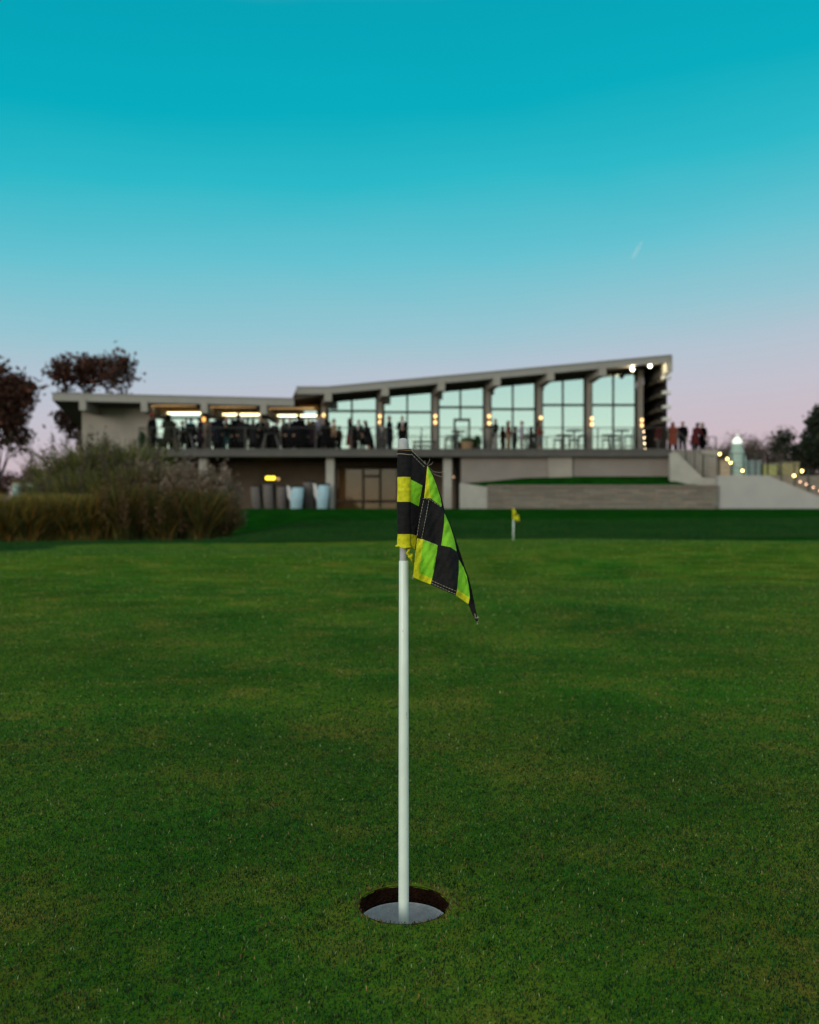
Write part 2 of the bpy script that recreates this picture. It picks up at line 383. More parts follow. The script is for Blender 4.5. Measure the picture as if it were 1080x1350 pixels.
rgb_ = link('rough_grass', np_mesh('rough_grass', V, np.arange(n*3).reshape(n, 3), np.repeat(c, 3, 0)), attr_mat('grass_blade'))
tag(rgb_, 'longer dark green grass on the bank beyond the far edge of the green', 'grass', kind='stuff')

# ------------------------------------------------------------------ golf hole cup
M_SOIL = mat('soil', (0.020,0.008,0.005), 1.0, 0.5, 90, 1.0, 300, col2=(0.052,0.021,0.012), spec=.05)
M_LINER = mat('cup_liner', (0.40,0.43,0.48), 0.6, 0.14, 160, 0.25, 700)
cup = thing('hole_cup', 'round golf hole with a bare soil rim and grey white liner in the turf', 'golf hole', (CX, CY, 0))
mb = MB()
SD = 0.0215
prof = [(CR+0.0006, -0.001), (CR+0.0002, -0.006), (CR+0.0008, -0.012), (CR+0.0001, -0.018), (CR, -SD), (CR+0.004, -SD-0.0005)]
mb.lathe((CX, CY, 0), prof, 96)
for v in mb.bm.verts:
    d = Vector((v.co.x-CX, v.co.y-CY, 0)); k = 1 + random.uniform(-.006, .010)
    v.co.x, v.co.y = CX+d.x*k, CY+d.y*k
mb.build('soil_wall', M_SOIL, cup, True)
mb = MB(); ri = CR-0.0016
mb.lathe((CX, CY, 0), [(CR-0.0002, -SD-0.10), (CR-0.0002, -SD), (ri+.0002, -SD+0.0003), (ri, -SD-0.001), (ri-0.0006, -SD-0.094), (0.012, -SD-0.095), (0, -SD-0.095)], 96)
mb.build('liner', M_LINER, cup, True)
# ------------------------------------------------------------------ practice flagstick
M_POLE = mat('pole_white', (0.74,0.83,0.78), 0.32, 0.05, 40, 0.05, 400, spec=0.5)
M_KNOB = mat('knob_grey', (0.42,0.42,0.46), 0.5, 0.08, 200)
M_BLACK = mat('cloth_black', (0.0075,0.0065,0.009), 0.85, 0.3, 300, 0.22, 95)
M_LIME = mat('cloth_lime', (0.215,0.56,0.020), 0.7, 0.10, 120, 0.22, 95)
M_YEL = mat('cloth_yellow', (0.62,0.60,0.010), 0.7, 0.18, 200, 0.22, 95)
M_THREAD = mat('thread', (0.55,0.50,0.42), 0.8, 0.1, 100)
M_THREADO = mat('thread_orange', (0.42,0.22,0.06), 0.8, 0.1, 100)
YC = CY
flagstick = thing('practice_flagstick', 'white practice flagstick with black and lime checkered flag standing in the hole', 'flagstick', (CX, CY, 0))
s = YC/F
zt = PZ(739, YC)
mb = MB(); mb.lathe((CX, CY, 0), [(0.0, -0.112), (0.0064, -0.112), (0.0063, 0.0), (0.0060, zt*0.6), (0.0057, zt-0.0012), (0.0053, zt-0.0003), (0.0046, zt)], 32)
mb.build('pole', M_POLE, flagstick, True)
mb = MB(); mb.lathe((CX-0.0006, CY, 0), [(0.0043, zt-0.002), (0.0043, PZ(722, YC)), (0.0043, PZ(592, YC))], 24)
mb.build('neck', M_KNOB, flagstick, True)
mb = MB(); zk = PZ(593, YC)
mb.lathe((CX-0.0005, CY, 0), [(0.0066, zk-.002), (0.0067, zk), (0.0066, zk+0.0052), (0.0064, zk+0.0075), (0.0058, zk+0.0105), (0.0048, zk+0.0125), (0.0030, zk+0.0138), (0, zk+0.0142)], 28)
mb.build('knob', M_KNOB, flagstick, True)
# sleeve of the flag round the pole
sx = PX(532.9, YC); R = 0.0083
mb = MB(); NS = 40
rowsz = [(592.5,0),(600,0),(614,0),(628.6,0),(629,1),(645,1),(661.6,1),(662,0),(680,0),(703.6,0),(704,1),(712,1),(717,1),(721,1)]
ringv = []
for py, mi in rowsz:
    z = PZ(py, YC); ringv.append([])
    for k in range(NS):
        a = 2*math.pi*k/NS; r = R + 0.0003*math.sin(3*a + py*.11) + 0.00025*math.sin(py*0.35 + a)
        if py > 719: r += 0.0008
        ringv[-1].append(mb.bm.verts.new((sx + r*math.cos(a), YC + r*math.sin(a), z + (0.0006*math.sin(2*a+.6) if py > 715 else 0))))
for i in range(len(rowsz)-1):
    for k in range(NS):
        f = mb.bm.faces.new((ringv[i][k], ringv[i][(k+1)%NS], ringv[i+1][(k+1)%NS], ringv[i+1][k])); f.material_index = rowsz[i][1] if rowsz[i][1] == rowsz[i+1][1] else 0
sleeve = mb.build('flag_sleeve', [M_BLACK, M_YEL], flagstick, True)
# rolled lower cuff of the sleeve
mb = MB(); pts = []
for k in range(33):
    a = 2*math.pi*k/32; pts.append((sx-0.0002 + (R+0.0009)*math.cos(a), YC + (R+0.0009)*math.sin(a), PZ(720.5, YC) + 0.0009*math.sin(a*2+.8) + 0.0005*math.sin(5*a)))
mb.tube(pts, [0.0011 + 0.0003*math.sin(k*.9) for k in range(33)], 8); mb.build('cuff', M_YEL, sleeve, True)

# flag cloth, traced in px, hanging in two layers
A = (563.5, 614)
front_polys = [
 ('Y', [A, (559.5,656.5), (567.8,657)]),
 ('L', [A, (567.8,657), (582.3,668), (581,657.5), (576,641), (570,626)]),
 ('K', [(559.5,656.5), (567.8,657), (563.4,684), (558,711), (550.2,709.8), (554.8,683)]),
 ('K', [(567.8,657), (582.3,668), (586,677), (585,697), (582,719), (577,718.7), (558,711), (563.4,684)]),
 ('L', [(586,677), (593,692), (599,711), (602,727), (594,721.5), (582,719), (585,697)]),
 ('Y', [(550.2,709.8), (558,711), (555,734), (552.5,755), (544.8,761), (547.5,735)]),
 ('L', [(558,711), (577,718.7), (574,741), (570,763), (552.5,755), (555,734)]),
 ('Y', [(544.8,761), (552.5,755), (570,763), (568,770.5), (556,766)]),
 ('K', [(577,718.7), (582,719), (594,721.5), (602,727), (605,738), (604.5,757), (602.5,777), (586,770), (570,763), (574,741)]),
 ('K', [(570,763), (586,770), (602.5,777), (601,785), (585,778), (568,770.5)]),
 ('L', [(605,738), (611,748), (615.5,760), (618,773), (619.5,788), (602.5,777), (604.5,757)]),
 ('Y', [(602.5,777), (619.5,788), (617.8,796.5), (601,785)]),
]
back_polys = [
 ('K', [(540.5,592.5), (563.8,613.6), (570,626), (566,640), (557,640), (540.5,631.5)]),
 ('L', [(540.5,631.5), (557,640), (552,667.5), (540.5,661.5)]),
 ('K', [(557,640), (566,640), (570,626), (577,641), (582.5,657), (587,677), (566,690), (549.5,706), (552,667.5)]),
 ('K', [(540.5,661.5), (552,667.5), (549.5,706), (540.5,704)]),
 ('Y', [(540.5,704), (549.5,706), (547,724), (540.5,721)]),
 ('K', [(549.5,706), (566,690), (587,677), (594.5,692), (601,711), (604,727), (607,738), (613,748), (560,744), (547,724)]),
 ('K', [(560,744), (613,748), (617.5,760), (622,778), (626.5,800), (631,821.5), (628.5,820.5), (622,808), (617.5,796), (604,778), (580,762)]),
]
def wave(px, py):
    return 0.0030*math.sin(px*0.13 + py*0.021) + 0.0020*math.sin(px*0.27 - py*0.05 + 1.0) + 0.0010*math.sin(py*0.13 + px*.05) + 0.0005*math.sin(px*.6+py*.33)
def dep_front(px, py):
    # pulled forward at the hem, meeting the back layer along the fold on the right
    t = max(0.0, min(1.0, (py-614)/200)); fold = 563.5 + 8*t + 58*t**0.9
    e = max(0.0, min(1.0, (fold-px)/20))
    return -0.0045 - 0.012*math.sqrt(e)*(0.35+t) + wave(px, py)
def dep_back(px, py):
    e = max(0.0, min(1.0, (px-541)/14))
    return -0.002*(1-e) + 0.004*e + 0.6*wave(px+20, py)*e
def cloth(polys, dep):
    bm = bmesh.new(); idx = {'K':0,'L':1,'Y':2}; cache = {}
    def vert(p):
        if p not in cache: cache[p] = bm.verts.new((p[0], 0, p[1]))
        return cache[p]
    for c, ps in polys:
        f = bm.faces.new([vert(p) for p in ps]); f.material_index = idx[c]
    bmesh.ops.triangulate(bm, faces=bm.faces)
    for _ in range(4):
        bmesh.ops.subdivide_edges(bm, edges=[e for e in bm.edges if e.calc_length() > 2.2], cuts=1, use_grid_fill=True)
        bmesh.ops.triangulate(bm, faces=[f for f in bm.faces if len(f.verts) > 3])
    for v in bm.verts:
        px, py = v.co.x, v.co.z; Yd = YC + dep(px, py)
        v.co = P(px, py, Yd)
    bmesh.ops.recalc_face_normals(bm, faces=bm.faces)
    return bm
fb = cloth(front_polys, dep_front); bb = cloth(back_polys, dep_back)
me_t = bpy.data.meshes.new('tmp'); bb.to_mesh(me_t); fb.from_mesh(me_t); bb.free()
for v in fb.verts: v.co -= root_loc(flagstick)
me = bpy.data.meshes.new('flag_cloth'); fb.to_mesh(me); fb.free()
me.polygons.foreach_set('use_smooth', [True]*len(me.polygons))
fl = link('flag_cloth', me, [M_BLACK, M_LIME, M_YEL], flagstick)
sm = fl.modifiers.new('thick', 'SOLIDIFY'); sm.thickness = 0.0006; sm.offset = 0
# stitching: rows of short thread dashes
def stitches(lines_, name, m, parent, dep, dash=2.6, gap=1.4, r=0.00020, lift=-0.0006):
    for ln in lines_:
        mb = MB(); d = [Vector((*p, 0)) for p in ln]; L = sum((b-a).length for a, b in zip(d, d[1:])); t = 0
        def at(t):
            for a, b in zip(d, d[1:]):
                l = (b-a).length
                if t <= l: return a.lerp(b, t/l)
                t -= l
            return d[-1]
        while t + dash < L:
            a, b = at(t), at(t+dash); t += dash + gap
            mb.tube([P(a.x, a.y, YC+dep(a.x, a.y)+lift), P(b.x, b.y, YC+dep(b.x, b.y)+lift)], r, 5)
        mb.build(name, m, parent)
stitches([[(558.5,660), (553.3,685), (549.6,709)], [(565.5,660), (561.0,685), (556.0,710)], [(569.5,765.5), (585,772.5), (601.5,779.5)], [(569.0,769.0), (585,776.5), (601,783.6)],
          [(558,657.3), (566,657.8), (581.5,668.2)], [(558,711.8), (576,719.2)]], 'hem_stitch', M_THREAD, fl, dep_front, lift=-0.0009)
stitches([[(543,594), (562.5,612.8)], [(542.5,598.5), (561,617)]], 'top_stitch', M_THREAD, fl, dep_back, 3.2, 1.0)
stitches([[(551.3,758.5), (546,759.5)], [(549,718), (546.5,755)], [(554,760), (567.5,767.5)], [(604,781), (617,791.5)]], 'yellow_stitch', M_YEL, fl, dep_front, 2.4, 1.2, lift=-0.0009)
for py, m in ((594.0, M_THREADO), (599.2, M_THREAD)):
    mb = MB(); mb.tube([(sx + (R+.0004)*math.cos(a), YC + (R+.0004)*math.sin(a), PZ(py, YC) + 0.0005*math.sin(a*2.0)) for a in np.linspace(math.pi*1.0, math.pi*2.0, 24)], 0.00028, 5); mb.build('sleeve_stitch', m, sleeve)
# frayed threads
mb = MB()
for ps in ([(564,615),(572,622),(580,623),(588,621)], [(566,620),(574,626),(583,629)], [(563,613),(566,608),(567,605)], [(561,612),(560,607)], [(564,614),(569,612),(571,609)]):
    mb.tube([P(a, b, YC-0.003+0.0006*i) for i, (a, b) in enumerate(ps)], 0.00013, 5)
mb.build('frayed_thread', M_THREAD, fl); mb = MB()
for k in range(9):
    x0, y0 = 628+random.uniform(-3, 2), 818+random.uniform(-8, 3)
    mb.tube([P(x0, y0, YC+.003), P(x0+random.uniform(-1,2.5), y0-random.uniform(-3,3.5), YC+.001), P(x0+random.uniform(-1,4.5), y0+random.uniform(-2,5), YC)], 0.00016, 5)
mb.build('frayed_thread', M_THREAD, fl); mb = MB()
for k in range(10):
    x0, y0 = 545+random.uniform(-1, 3), 760+random.uniform(-6, 2)
    mb.tube([P(x0, y0, YC-0.010), P(x0-random.uniform(0,2), y0+random.uniform(-1,2.5), YC-0.011)], 0.00018, 5)
mb.build('frayed_thread', M_THREAD, fl)
# knotted yellow corner hanging under the sleeve
mb = MB(); c = P(541.5, 733, YC-0.002)
mb.ell(c, (0.0036, 0.003, 0.0032)); mb.tube([P(540, 722, YC-.002), P(537.5, 729, YC-.004), c, P(544.5, 742, YC-.001)], [0.002, 0.0022, 0.0024, 0.0008], 8)
mb.build('corner_knot', M_YEL, fl, True)
# scuff marks on the pole
for px, py, l in ((536, 938, 5), (536.5, 944, 3), (534, 1025, 2), (537, 985, 2), (531, 830, 2), (535.5, 1090, 2), (530, 1060, 2)):
    mb = MB(); x = PX(px, YC); r = 0.0060; dx = x-CX; y = CY - math.sqrt(max(1e-8, r*r-dx*dx)) - 0.00005
    mb.tube([(x, y, PZ(py, YC)), (x+0.0003, y+0.0001, PZ(py+l, YC))], 0.00016, 5)
    mb.build('scuff', mat('scuff', (0.10,0.11,0.10), 0.9), flagstick)

# far practice flag at the back of the green
fx, fy = PX(677, 16.4), 16.4; fz = float(h_green(np.array(fx), np.array(fy)))
far = thing('practice_flagstick', 'small distant flagstick with limp yellow flag at the far edge of the green', 'flagstick', (fx, fy, fz))
mb = MB(); mb.lathe((fx, fy, fz), [(0.0, -0.03), (0.011, -0.03), (0.0105, 0.36), (0.0, 0.362)], 16); mb.build('pole', M_POLE, far, True)
mb = MB(); mb.lathe((fx, fy, fz), [(0.011, 0.36), (0.013, 0.38), (0.013, 0.545), (0.010, 0.565), (0.0, 0.57)], 16); mb.build('flag_sleeve', M_YEL, far, True)
mb = MB(); g = []
for i in range(7):
    for j in range(7):
        u, v = i/6, j/6
        g.append(mb.bm.verts.new((fx+0.012+u*0.085, fy-0.01+0.02*math.sin(u*9+v*2), fz+0.55-u*0.12-v*(0.17-.03*u))))
for i in range(6):
    for j in range(6):
        f = mb.bm.faces.new((g[i*7+j], g[i*7+j+1], g[i*7+j+8], g[i*7+j+7])); f.material_index = 1 if (i//2+j//2) % 3 == 1 else 0
fo = mb.build('flag_cloth', [M_YEL, M_BLACK, M_LIME], far, True)
sm = fo.modifiers.new('thick', 'SOLIDIFY'); sm.thickness = 0.003

# ------------------------------------------------------------------ clubhouse
M_CONC = mat('concrete', (0.30,0.275,0.25), 0.85, 0.10, 1.3, 0.3, 30)
M_CONCL = mat('concrete_light', (0.36,0.345,0.325), 0.85, 0.08, 2.0, 0.3, 30)
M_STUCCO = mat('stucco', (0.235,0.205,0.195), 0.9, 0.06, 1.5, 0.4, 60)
M_FASC = mat('fascia_metal', (0.25,0.245,0.24), 0.6, 0.06, 2.0)
M_SOFF = mat('soffit_wood', (0.045,0.035,0.028), 0.8, 0.2, 3.0)
M_BEAM = mat('beam_paint', (0.27,0.26,0.245), 0.75, 0.08, 3.0)
M_COLM = mat('column_paint', (0.20,0.18,0.165), 0.75, 0.10, 3.0)
M_MUL = mat('mullion', (0.022,0.032,0.030), 0.5, 0.1, 4)
M_DECKE = mat('deck_edge', (0.085,0.08,0.078), 0.7, 0.1, 3)
M_DECK = mat('deck_floor', (0.16,0.15,0.14), 0.85, 0.12, 2)
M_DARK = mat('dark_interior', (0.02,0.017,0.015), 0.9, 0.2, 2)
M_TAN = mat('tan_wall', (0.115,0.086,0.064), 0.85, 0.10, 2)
M_VAL = mat('wood_valance', (0.55,0.33,0.10), 0.6, 0.25, 5)
M_FRAME = mat('door_frame', (0.06,0.035,0.02), 0.6, 0.15, 4)
M_BLIND = mat('door_blind', (0.25,0.165,0.105), 0.7, 0.12, 2)
M_GLASS = glass_mat('coated_glass', (0.73,0.86,0.81), 0.88)
M_GLASSL = glass_mat('left_wing_glass', (0.86,0.95,0.90), 0.90)  # left wing panes, paler tint than the coated glass
M_GLASSD = glass_mat('door_glass', (0.8,0.8,0.8), 0.06, (0.85,0.8,0.72))
M_WARM = emit('warm_lamp', (1.0,0.62,0.26), 2.3)
M_FLOOD = emit('flood_lamp', (1.0,0.88,0.62), 9.0)
M_YLAMP = emit('yellow_lamp', (1.0,0.72,0.05), 3.0)
M_IRON = mat('lamp_iron', (0.03,0.028,0.025), 0.5, 0.1)

DZ = 3.33; YG = 44.6; YF = 43.0; YL = 45.0
club = thing('clubhouse', 'low modern clubhouse with a rising flat roof, tall glass front and long terrace', 'building', (0, YG, 0.6))

# right (rising) roof: profile in x-z extruded backwards
def rz(px): return PZ(512 + (470-512)*max(0, (px-431))/(885-431), YF)
xs = [391, 431, 560, 700, 885]
top = [(PX(p, YF), YF, rz(p)) for p in xs]
th = 0.26
bot = [(PX(p, YF), YF, rz(p)-th) for p in xs]
mb = MB(); mb.prism(top + [(PX(885.5, YF), YF, rz(885)-th)] + bot[::-1][1:-1] + [(PX(384, YF), YF, PZ(528, YF))], (0, 17, 0)); roof = mb.build('roof', M_SOFF, club)
mb = MB(); mb.prism([(x, YF-0.06, z+0.02) for x, y, z in top] + [(x, YF-0.06, z-0.01) for x, y, z in bot[::-1]], (0, 0.055, 0))
for p in mb.bm.verts:
    pass
fas = mb.build('fascia', M_FASC, roof)
mb = MB()   # thin drip edge
for a, b in zip(top, top[1:]):
    mb.prism([(a[0], YF-0.09, a[2]+0.022), (b[0], YF-0.09, b[2]+0.022), (b[0], YF-0.09, b[2]+0.085), (a[0], YF-0.09, a[2]+0.085)], (0, 0.25, 0))
mb.build('drip_edge', mat('drip_metal', (0.20,0.205,0.21), 0.5, .05), roof)
# left flat roof
lt = [(PX(70, YF), PZ(520, YF)), (PX(388, YF), PZ(527.5, YF))]
mb = MB(); z0, z1 = lt[0][1], lt[1][1]
t4 = [(lt[0][0], YF, z0), (lt[1][0], YF, z1), (lt[1][0], 60, z1), (-21.2, 60, z0)]
mb.prism(t4, (0, 0, -0.30)); lroof = mb.build('roof', M_SOFF, club)
mb = MB(); mb.prism([(lt[0][0]-.02, YF-0.06, z0+.03), (lt[1][0], YF-0.06, z1+.03), (lt[1][0], YF-0.06, z1-0.29), (lt[0][0]-.02, YF-0.06, z0-0.29)], (0, 0.055, 0)); mb.build('fascia', M_FASC, lroof)
mb = MB(); mb.prism([(lt[0][0]-.06, YF-0.09, z0+.034), (lt[1][0], YF-0.09, z1+.034), (lt[1][0], YF-0.09, z1+.09), (lt[0][0]-.06, YF-0.09, z0+.09)], (0, 0.3, 0)); mb.build('drip_edge', MATS['drip_metal'], lroof)
def lz(px): return z0 + (z1-z0)*(px-70)/(388-70)
# beams of the left roof
LB = [110, 191, 270, 348]
for p in LB:
    zt_ = lz(p)-0.302; x = PX(p, YF); mb = MB(); mb.box(x-0.16, x+0.16, YF-0.08, YL-0.02, zt_-0.42, zt_+0.0)
    mb.box(x-0.16, x+0.16, YF-0.12, YF-0.062, zt_-0.42, zt_+0.10)
    mb.build('beam', M_BEAM, club, bevel=0.015)
# columns, beams of the right roof
CPX = [427, 501, 574, 643, 711, 776.5, 844]
BPX = [433, 508, 582, 655, 725.7, 794]
cols = []
for i, p in enumerate(CPX):
    x = PX(p, YG-0.25); 
    ztop = rz(540 + x*F/YF)-th-0.02
    mb = MB(); mb.box(x-0.125, x+0.125, YG-0.38, YG-0.12, DZ, ztop); c = mb.build('column', M_COLM, club, bevel=0.02); cols.append((x, c))
for (x, c), p in zip(cols, BPX):
    xe = PX(p, YF); zb = rz(p)-th-0.004; mb = MB(); hw = 0.17
    prof = [(YF-0.07, zb), (YG-0.12, zb-0.05), (YG-0.12, zb-0.50), (YG-0.4, zb-0.46), (YF+0.7, zb-0.38), (YF-0.07, zb-0.36)]
    def bx(y, s_): t = (y-YF)/(YG-YF); return xe + (x-xe)*t + s_*hw
    L = [mb.bm.verts.new((bx(y, -1), y, z)) for y, z in prof]; Rr = [mb.bm.verts.new((bx(y, 1), y, z)) for y, z in prof]
    mb.bm.faces.new(L); mb.bm.faces.new(Rr[::-1])
    for k in range(len(prof)): mb.bm.faces.new((L[k], Rr[k], Rr[(k+1)%6], L[(k+1)%6]))
    mb.box(xe-hw, xe+hw, YF-0.12, YF-0.072, zb-0.36, zb+0.10)
    mb.build('beam', M_BEAM, club, bevel=0.012)
# deep end beam at the right gable
xe0, xe1 = PX(846, YG)-0.02, PX(885, YF)
mb = MB(); zb = PZ(490, YF); zr = rz(885)-th-0.004
mb.box(xe1-0.24, xe1-0.025, YF-0.05, 46.9, zb-.06, zr-0.02); mb.build('end_beam', mat('end_beam_lit', (0.36,0.34,0.30), .75, .08, 3), club, bevel=0.01)  # beam tone lightened to carry the floodlight's glow in the colour
mb = MB(); mb.box(xe1-0.02, xe1+0.03, YF-0.10, 48, zb-0.02, rz(885)+0.03); mb.build('fascia', M_FASC, roof)
# side screen of deep fins at the right end
screen = MB(); screen.box(xe1-0.16, xe1-0.10, YF+0.35, 50, DZ, zb-0.01); scr = screen.build('end_wall', M_DARK, club)
for r in (497, 517, 536, 552):
    z = PZ(r, YF); mb = MB(); mb.box(xe1-0.55, xe1-0.165, YF+0.36, 46.6, z-0.20, z-0.02); mb.build('fin', mat('fin', (0.055,0.048,0.038), 0.8), scr, bevel=0.01)
    mb = MB(); mb.box(xe1-0.36, xe1+0.02, YF+0.02, YF+0.35, z-0.08, z+0.07); mb.build('fin_lit_tip', mat('fin_lit_tip', (0.62,0.62,0.60), 0.6), scr, bevel=0.01)  # fin tips coloured near white for the skylight falling on them

# glazing: a frame and its panes for each bay
def window_frame_bay(x0, x1, ztop0, ztop1, transom_z, mull_xs, Yg, door=None):
    fr = MB(); w2 = 0.045; y0, y1 = Yg-0.05, Yg+0.05
    zlo = DZ+0.02
    def zt_(x): return ztop0 + (ztop1-ztop0)*(x-x0)/(x1-x0)
    for x in [x0+w2] + mull_xs + [x1-w2]:
        fr.prism([(x-w2, y0, zlo), (x+w2, y0, zlo), (x+w2, y0, zt_(x+w2)), (x-w2, y0, zt_(x-w2))], (0, 0.1, 0))
    edges = [x0+2*w2] + sum([[m-w2, m+w2] for m in mull_xs], []) + [x1-2*w2]
    for a, b in zip(edges[0::2], edges[1::2]):
        fr.box(a, b, y0+.004, y1-.004, transom_z-0.055, transom_z+0.055); fr.box(a, b, y0+.004, y1-.004, zlo, zlo+0.12)
        fr.prism([(a, y0+.004, zt_(a)-0.06), (b, y0+.004, zt_(b)-0.06), (b, y0+.004, zt_(b)), (a, y0+.004, zt_(a))], (0, 0.092, 0))
    f = fr.build('window', M_MUL, club)
    for a, b in zip(edges[0::2], edges[1::2]):
        p = MB(); p.prism([(a, Yg, zlo+0.12), (b, Yg, zlo+0.12), (b, Yg, transom_z-0.055), (a, Yg, transom_z-0.055)], (0, 0.012, 0)); o1 = p.build('pane', M_GLASS, f)
        p = MB(); p.prism([(a, Yg, transom_z+0.055), (b, Yg, transom_z+0.055), (b, Yg, zt_(b)-0.06), (a, Yg, zt_(a)-0.06)], (0, 0.012, 0)); o2 = p.build('pane', M_GLASS, f)
    return f
TR = [542, 543.5, 537, 539.5, 534, 534]
MU = [[464], [537], [607], [676], [742], [808.5]]
for i in range(6):
    x0, x1 = cols[i][0]+0.127, cols[i+1][0]-0.127
    za = rz(540 + x0*F/YF)-th-0.012; zb_ = rz(540 + x1*F/YF)-th-0.012
    window_frame_bay(x0, x1, za, zb_, PZ(TR[i], YG), [PX(m, YG) for m in MU[i]], YG)
# glass door in the third bay
x0, x1 = PX(598, YG), PX(620, YG); zd = PZ(552, YG)
mb = MB(); mb.box(x0, x0+0.10, YG-0.11, YG-0.055, DZ+.01, zd); mb.box(x1-0.10, x1, YG-0.11, YG-0.055, DZ+.01, zd); mb.box(x0+.1, x1-.1, YG-0.11, YG-0.055, zd-0.13, zd); mb.box(x0+.1, x1-.1, YG-0.11, YG-0.055, DZ+.01, DZ+0.2)
dr = mb.build('door', M_MUL, club)
mb = MB(); mb.box(x0+.1, x1-.1, YG-0.09, YG-0.075, DZ+0.2, zd-0.13); mb.build('pane', M_GLASS, dr)
mb = MB(); mb.tube([(x1-0.17, YG-0.14, DZ+.8), (x1-0.17, YG-0.14, DZ+1.25)], 0.015, 8); mb.build('handle', M_FASC, dr)
# left wing: valance, clerestory, panes
for a, b in ((203, 267), (274, 345), (351, 420)):
    xa, xb = PX(a, YL), PX(b, YL); zv0, zv1 = PZ(541.5, YL), PZ(534, YL)
    mb = MB(); mb.box(xa, xb, YL-0.09, YL+0.02, zv0, zv1); mb.build('valance', M_VAL, club, bevel=0.01)
    fr = MB(); w2 = 0.04; xm = [(xa+(xb-xa)*k/3) for k in (1, 2)]; zt2 = zv0-0.002; zc = PZ(551, YL)
    for x in [xa+w2] + xm + [xb-w2]: fr.box(x-w2, x+w2, YL-0.05, YL+0.05, DZ+.01, zc-0.05)
    for x in [xa+w2, xb-w2]: fr.box(x-w2, x+w2, YL-0.05, YL+0.05, zc+.05, zt2)
    fr.box(xa, xb, YL-0.055, YL+0.045, zc-0.05, zc+0.05)
    f = fr.build('window', M_MUL, club)
    ed = [xa+2*w2] + sum([[m-w2, m+w2] for m in xm], []) + [xb-2*w2]
    for u, v in zip(ed[0::2], ed[1::2]):
        p = MB(); p.box(u, v, YL, YL+0.012, DZ+.01, zc-0.05); p.build('pane', M_GLASSL, f)
    p = MB(); p.box(ed[0], ed[-1], YL, YL+0.012, zc+0.05, zt2); p.build('pane', M_GLASSL, f)
for p in (270, 348):
    x = PX(p, YL-.2); mb = MB(); mb.box(x-0.11, x+0.11, YL-0.14, YL+0.12, DZ, lz(p)-0.30-0.43); mb.build('column', M_COLM, club, bevel=.015)
for a, b in ((203, 267), (274, 345), (351, 420)):
    xa, xb = PX(a, 44.5), PX(b, 44.5); zc = lz((a+b)/2)-.30-.056
    mb = MB(); mb.box(xa+.1, xb-.1, 43.5, 43.58, zc, zc+.055); o = mb.build('cove_lamp', emit('cove_lamp', (1,.6,.25), .35), club)
    l = bpy.data.lights.new('cove_glow', 'AREA'); l.shape = 'RECTANGLE'; l.size = xb-xa-.3; l.size_y = .08; l.energy = 3.5; l.color = (1,.7,.36)
    lo = bpy.data.objects.new('cove_glow', l); COL.objects.link(lo); lo.parent = o; lo.location = Vector(((xa+xb)/2, 43.62, zc-.02)) - root_loc(club); lo.rotation_euler = (math.radians(80), 0, 0)
# upper infill above the valance, solid wall at the left end, link wall between the wings
mb = MB(); mb.box(PX(203, YL), PX(424, YL), YL+0.03, YL+0.3, PZ(534, YL)+.003, z1-0.303); mb.build('wall', M_SOFF, club)
mb = MB(); mb.prism([(PX(108, YL), YL, 0.3), (PX(203, YL)-.003, YL, 0.3), (PX(203, YL)-.003, YL, lz(200)-0.31), (PX(108, YL), YL, lz(110)-0.305)], (0, 0.35, 0)); mb.build('wall', M_CONC, club)
mb = MB(); mb.box(PX(422, YL)+.01, PX(427, YG)-.1, 44.3, 45.3, DZ, z1-.31); mb.build('wall', M_DARK, club)
mb = MB(); mb.prism([(PX(108, YL)+.02, YL+.36, 0.3), (PX(108, YL)+.4, YL+.36, 0.3), (-19.3, 59.6, 0.3), (-19.7, 59.6, 0.3)], (0, 0, lz(110)-.61)); mb.build('wall', M_CONC, club)
# interior: floor, back wall, inner partition
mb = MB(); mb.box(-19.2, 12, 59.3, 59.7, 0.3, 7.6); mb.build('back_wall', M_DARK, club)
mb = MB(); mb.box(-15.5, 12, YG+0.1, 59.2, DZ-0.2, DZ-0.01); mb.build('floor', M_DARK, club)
# deck
xd0, xd1 = PX(180, 42), PX(885, 42)
mb = MB(); mb.box(xd0, xd1, 42.0, 46.0, DZ-0.06, DZ); mb.build('deck', M_DECK, club)
mb = MB(); mb.box(xd0, xd1, 41.94, 42.3, DZ-0.335, DZ-0.062); mb.box(xd0, xd0+.25, 42.3, 45, DZ-.335, DZ-.062); mb.box(xd0-.02, xd1, 41.92, 41.996, DZ-.058, DZ+0.02); mb.build('deck_edge', M_DECKE, club, bevel=0.01)
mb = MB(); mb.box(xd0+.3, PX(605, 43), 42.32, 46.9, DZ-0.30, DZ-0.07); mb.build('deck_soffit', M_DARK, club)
# lower storey
zg = 0.58
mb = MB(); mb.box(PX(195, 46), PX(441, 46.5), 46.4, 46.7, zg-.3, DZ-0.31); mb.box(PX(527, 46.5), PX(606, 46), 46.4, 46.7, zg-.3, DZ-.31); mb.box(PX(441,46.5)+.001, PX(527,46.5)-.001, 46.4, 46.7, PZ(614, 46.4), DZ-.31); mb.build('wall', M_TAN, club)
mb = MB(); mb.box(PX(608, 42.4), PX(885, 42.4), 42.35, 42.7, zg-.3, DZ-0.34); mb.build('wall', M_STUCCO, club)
mb = MB(); xq = PX(739, 42.2); mb.box(xq-0.55, xq+0.55, 42.22, 42.348, zg, DZ-0.34); mb.build('pilaster', M_CONC, club, bevel=.01)
mb = MB(); mb.box(PX(606, 42.4), PX(608, 42.4)-.002, 42.6, 46.9, zg-.3, DZ-0.34); mb.build('wall', M_DARK, club)
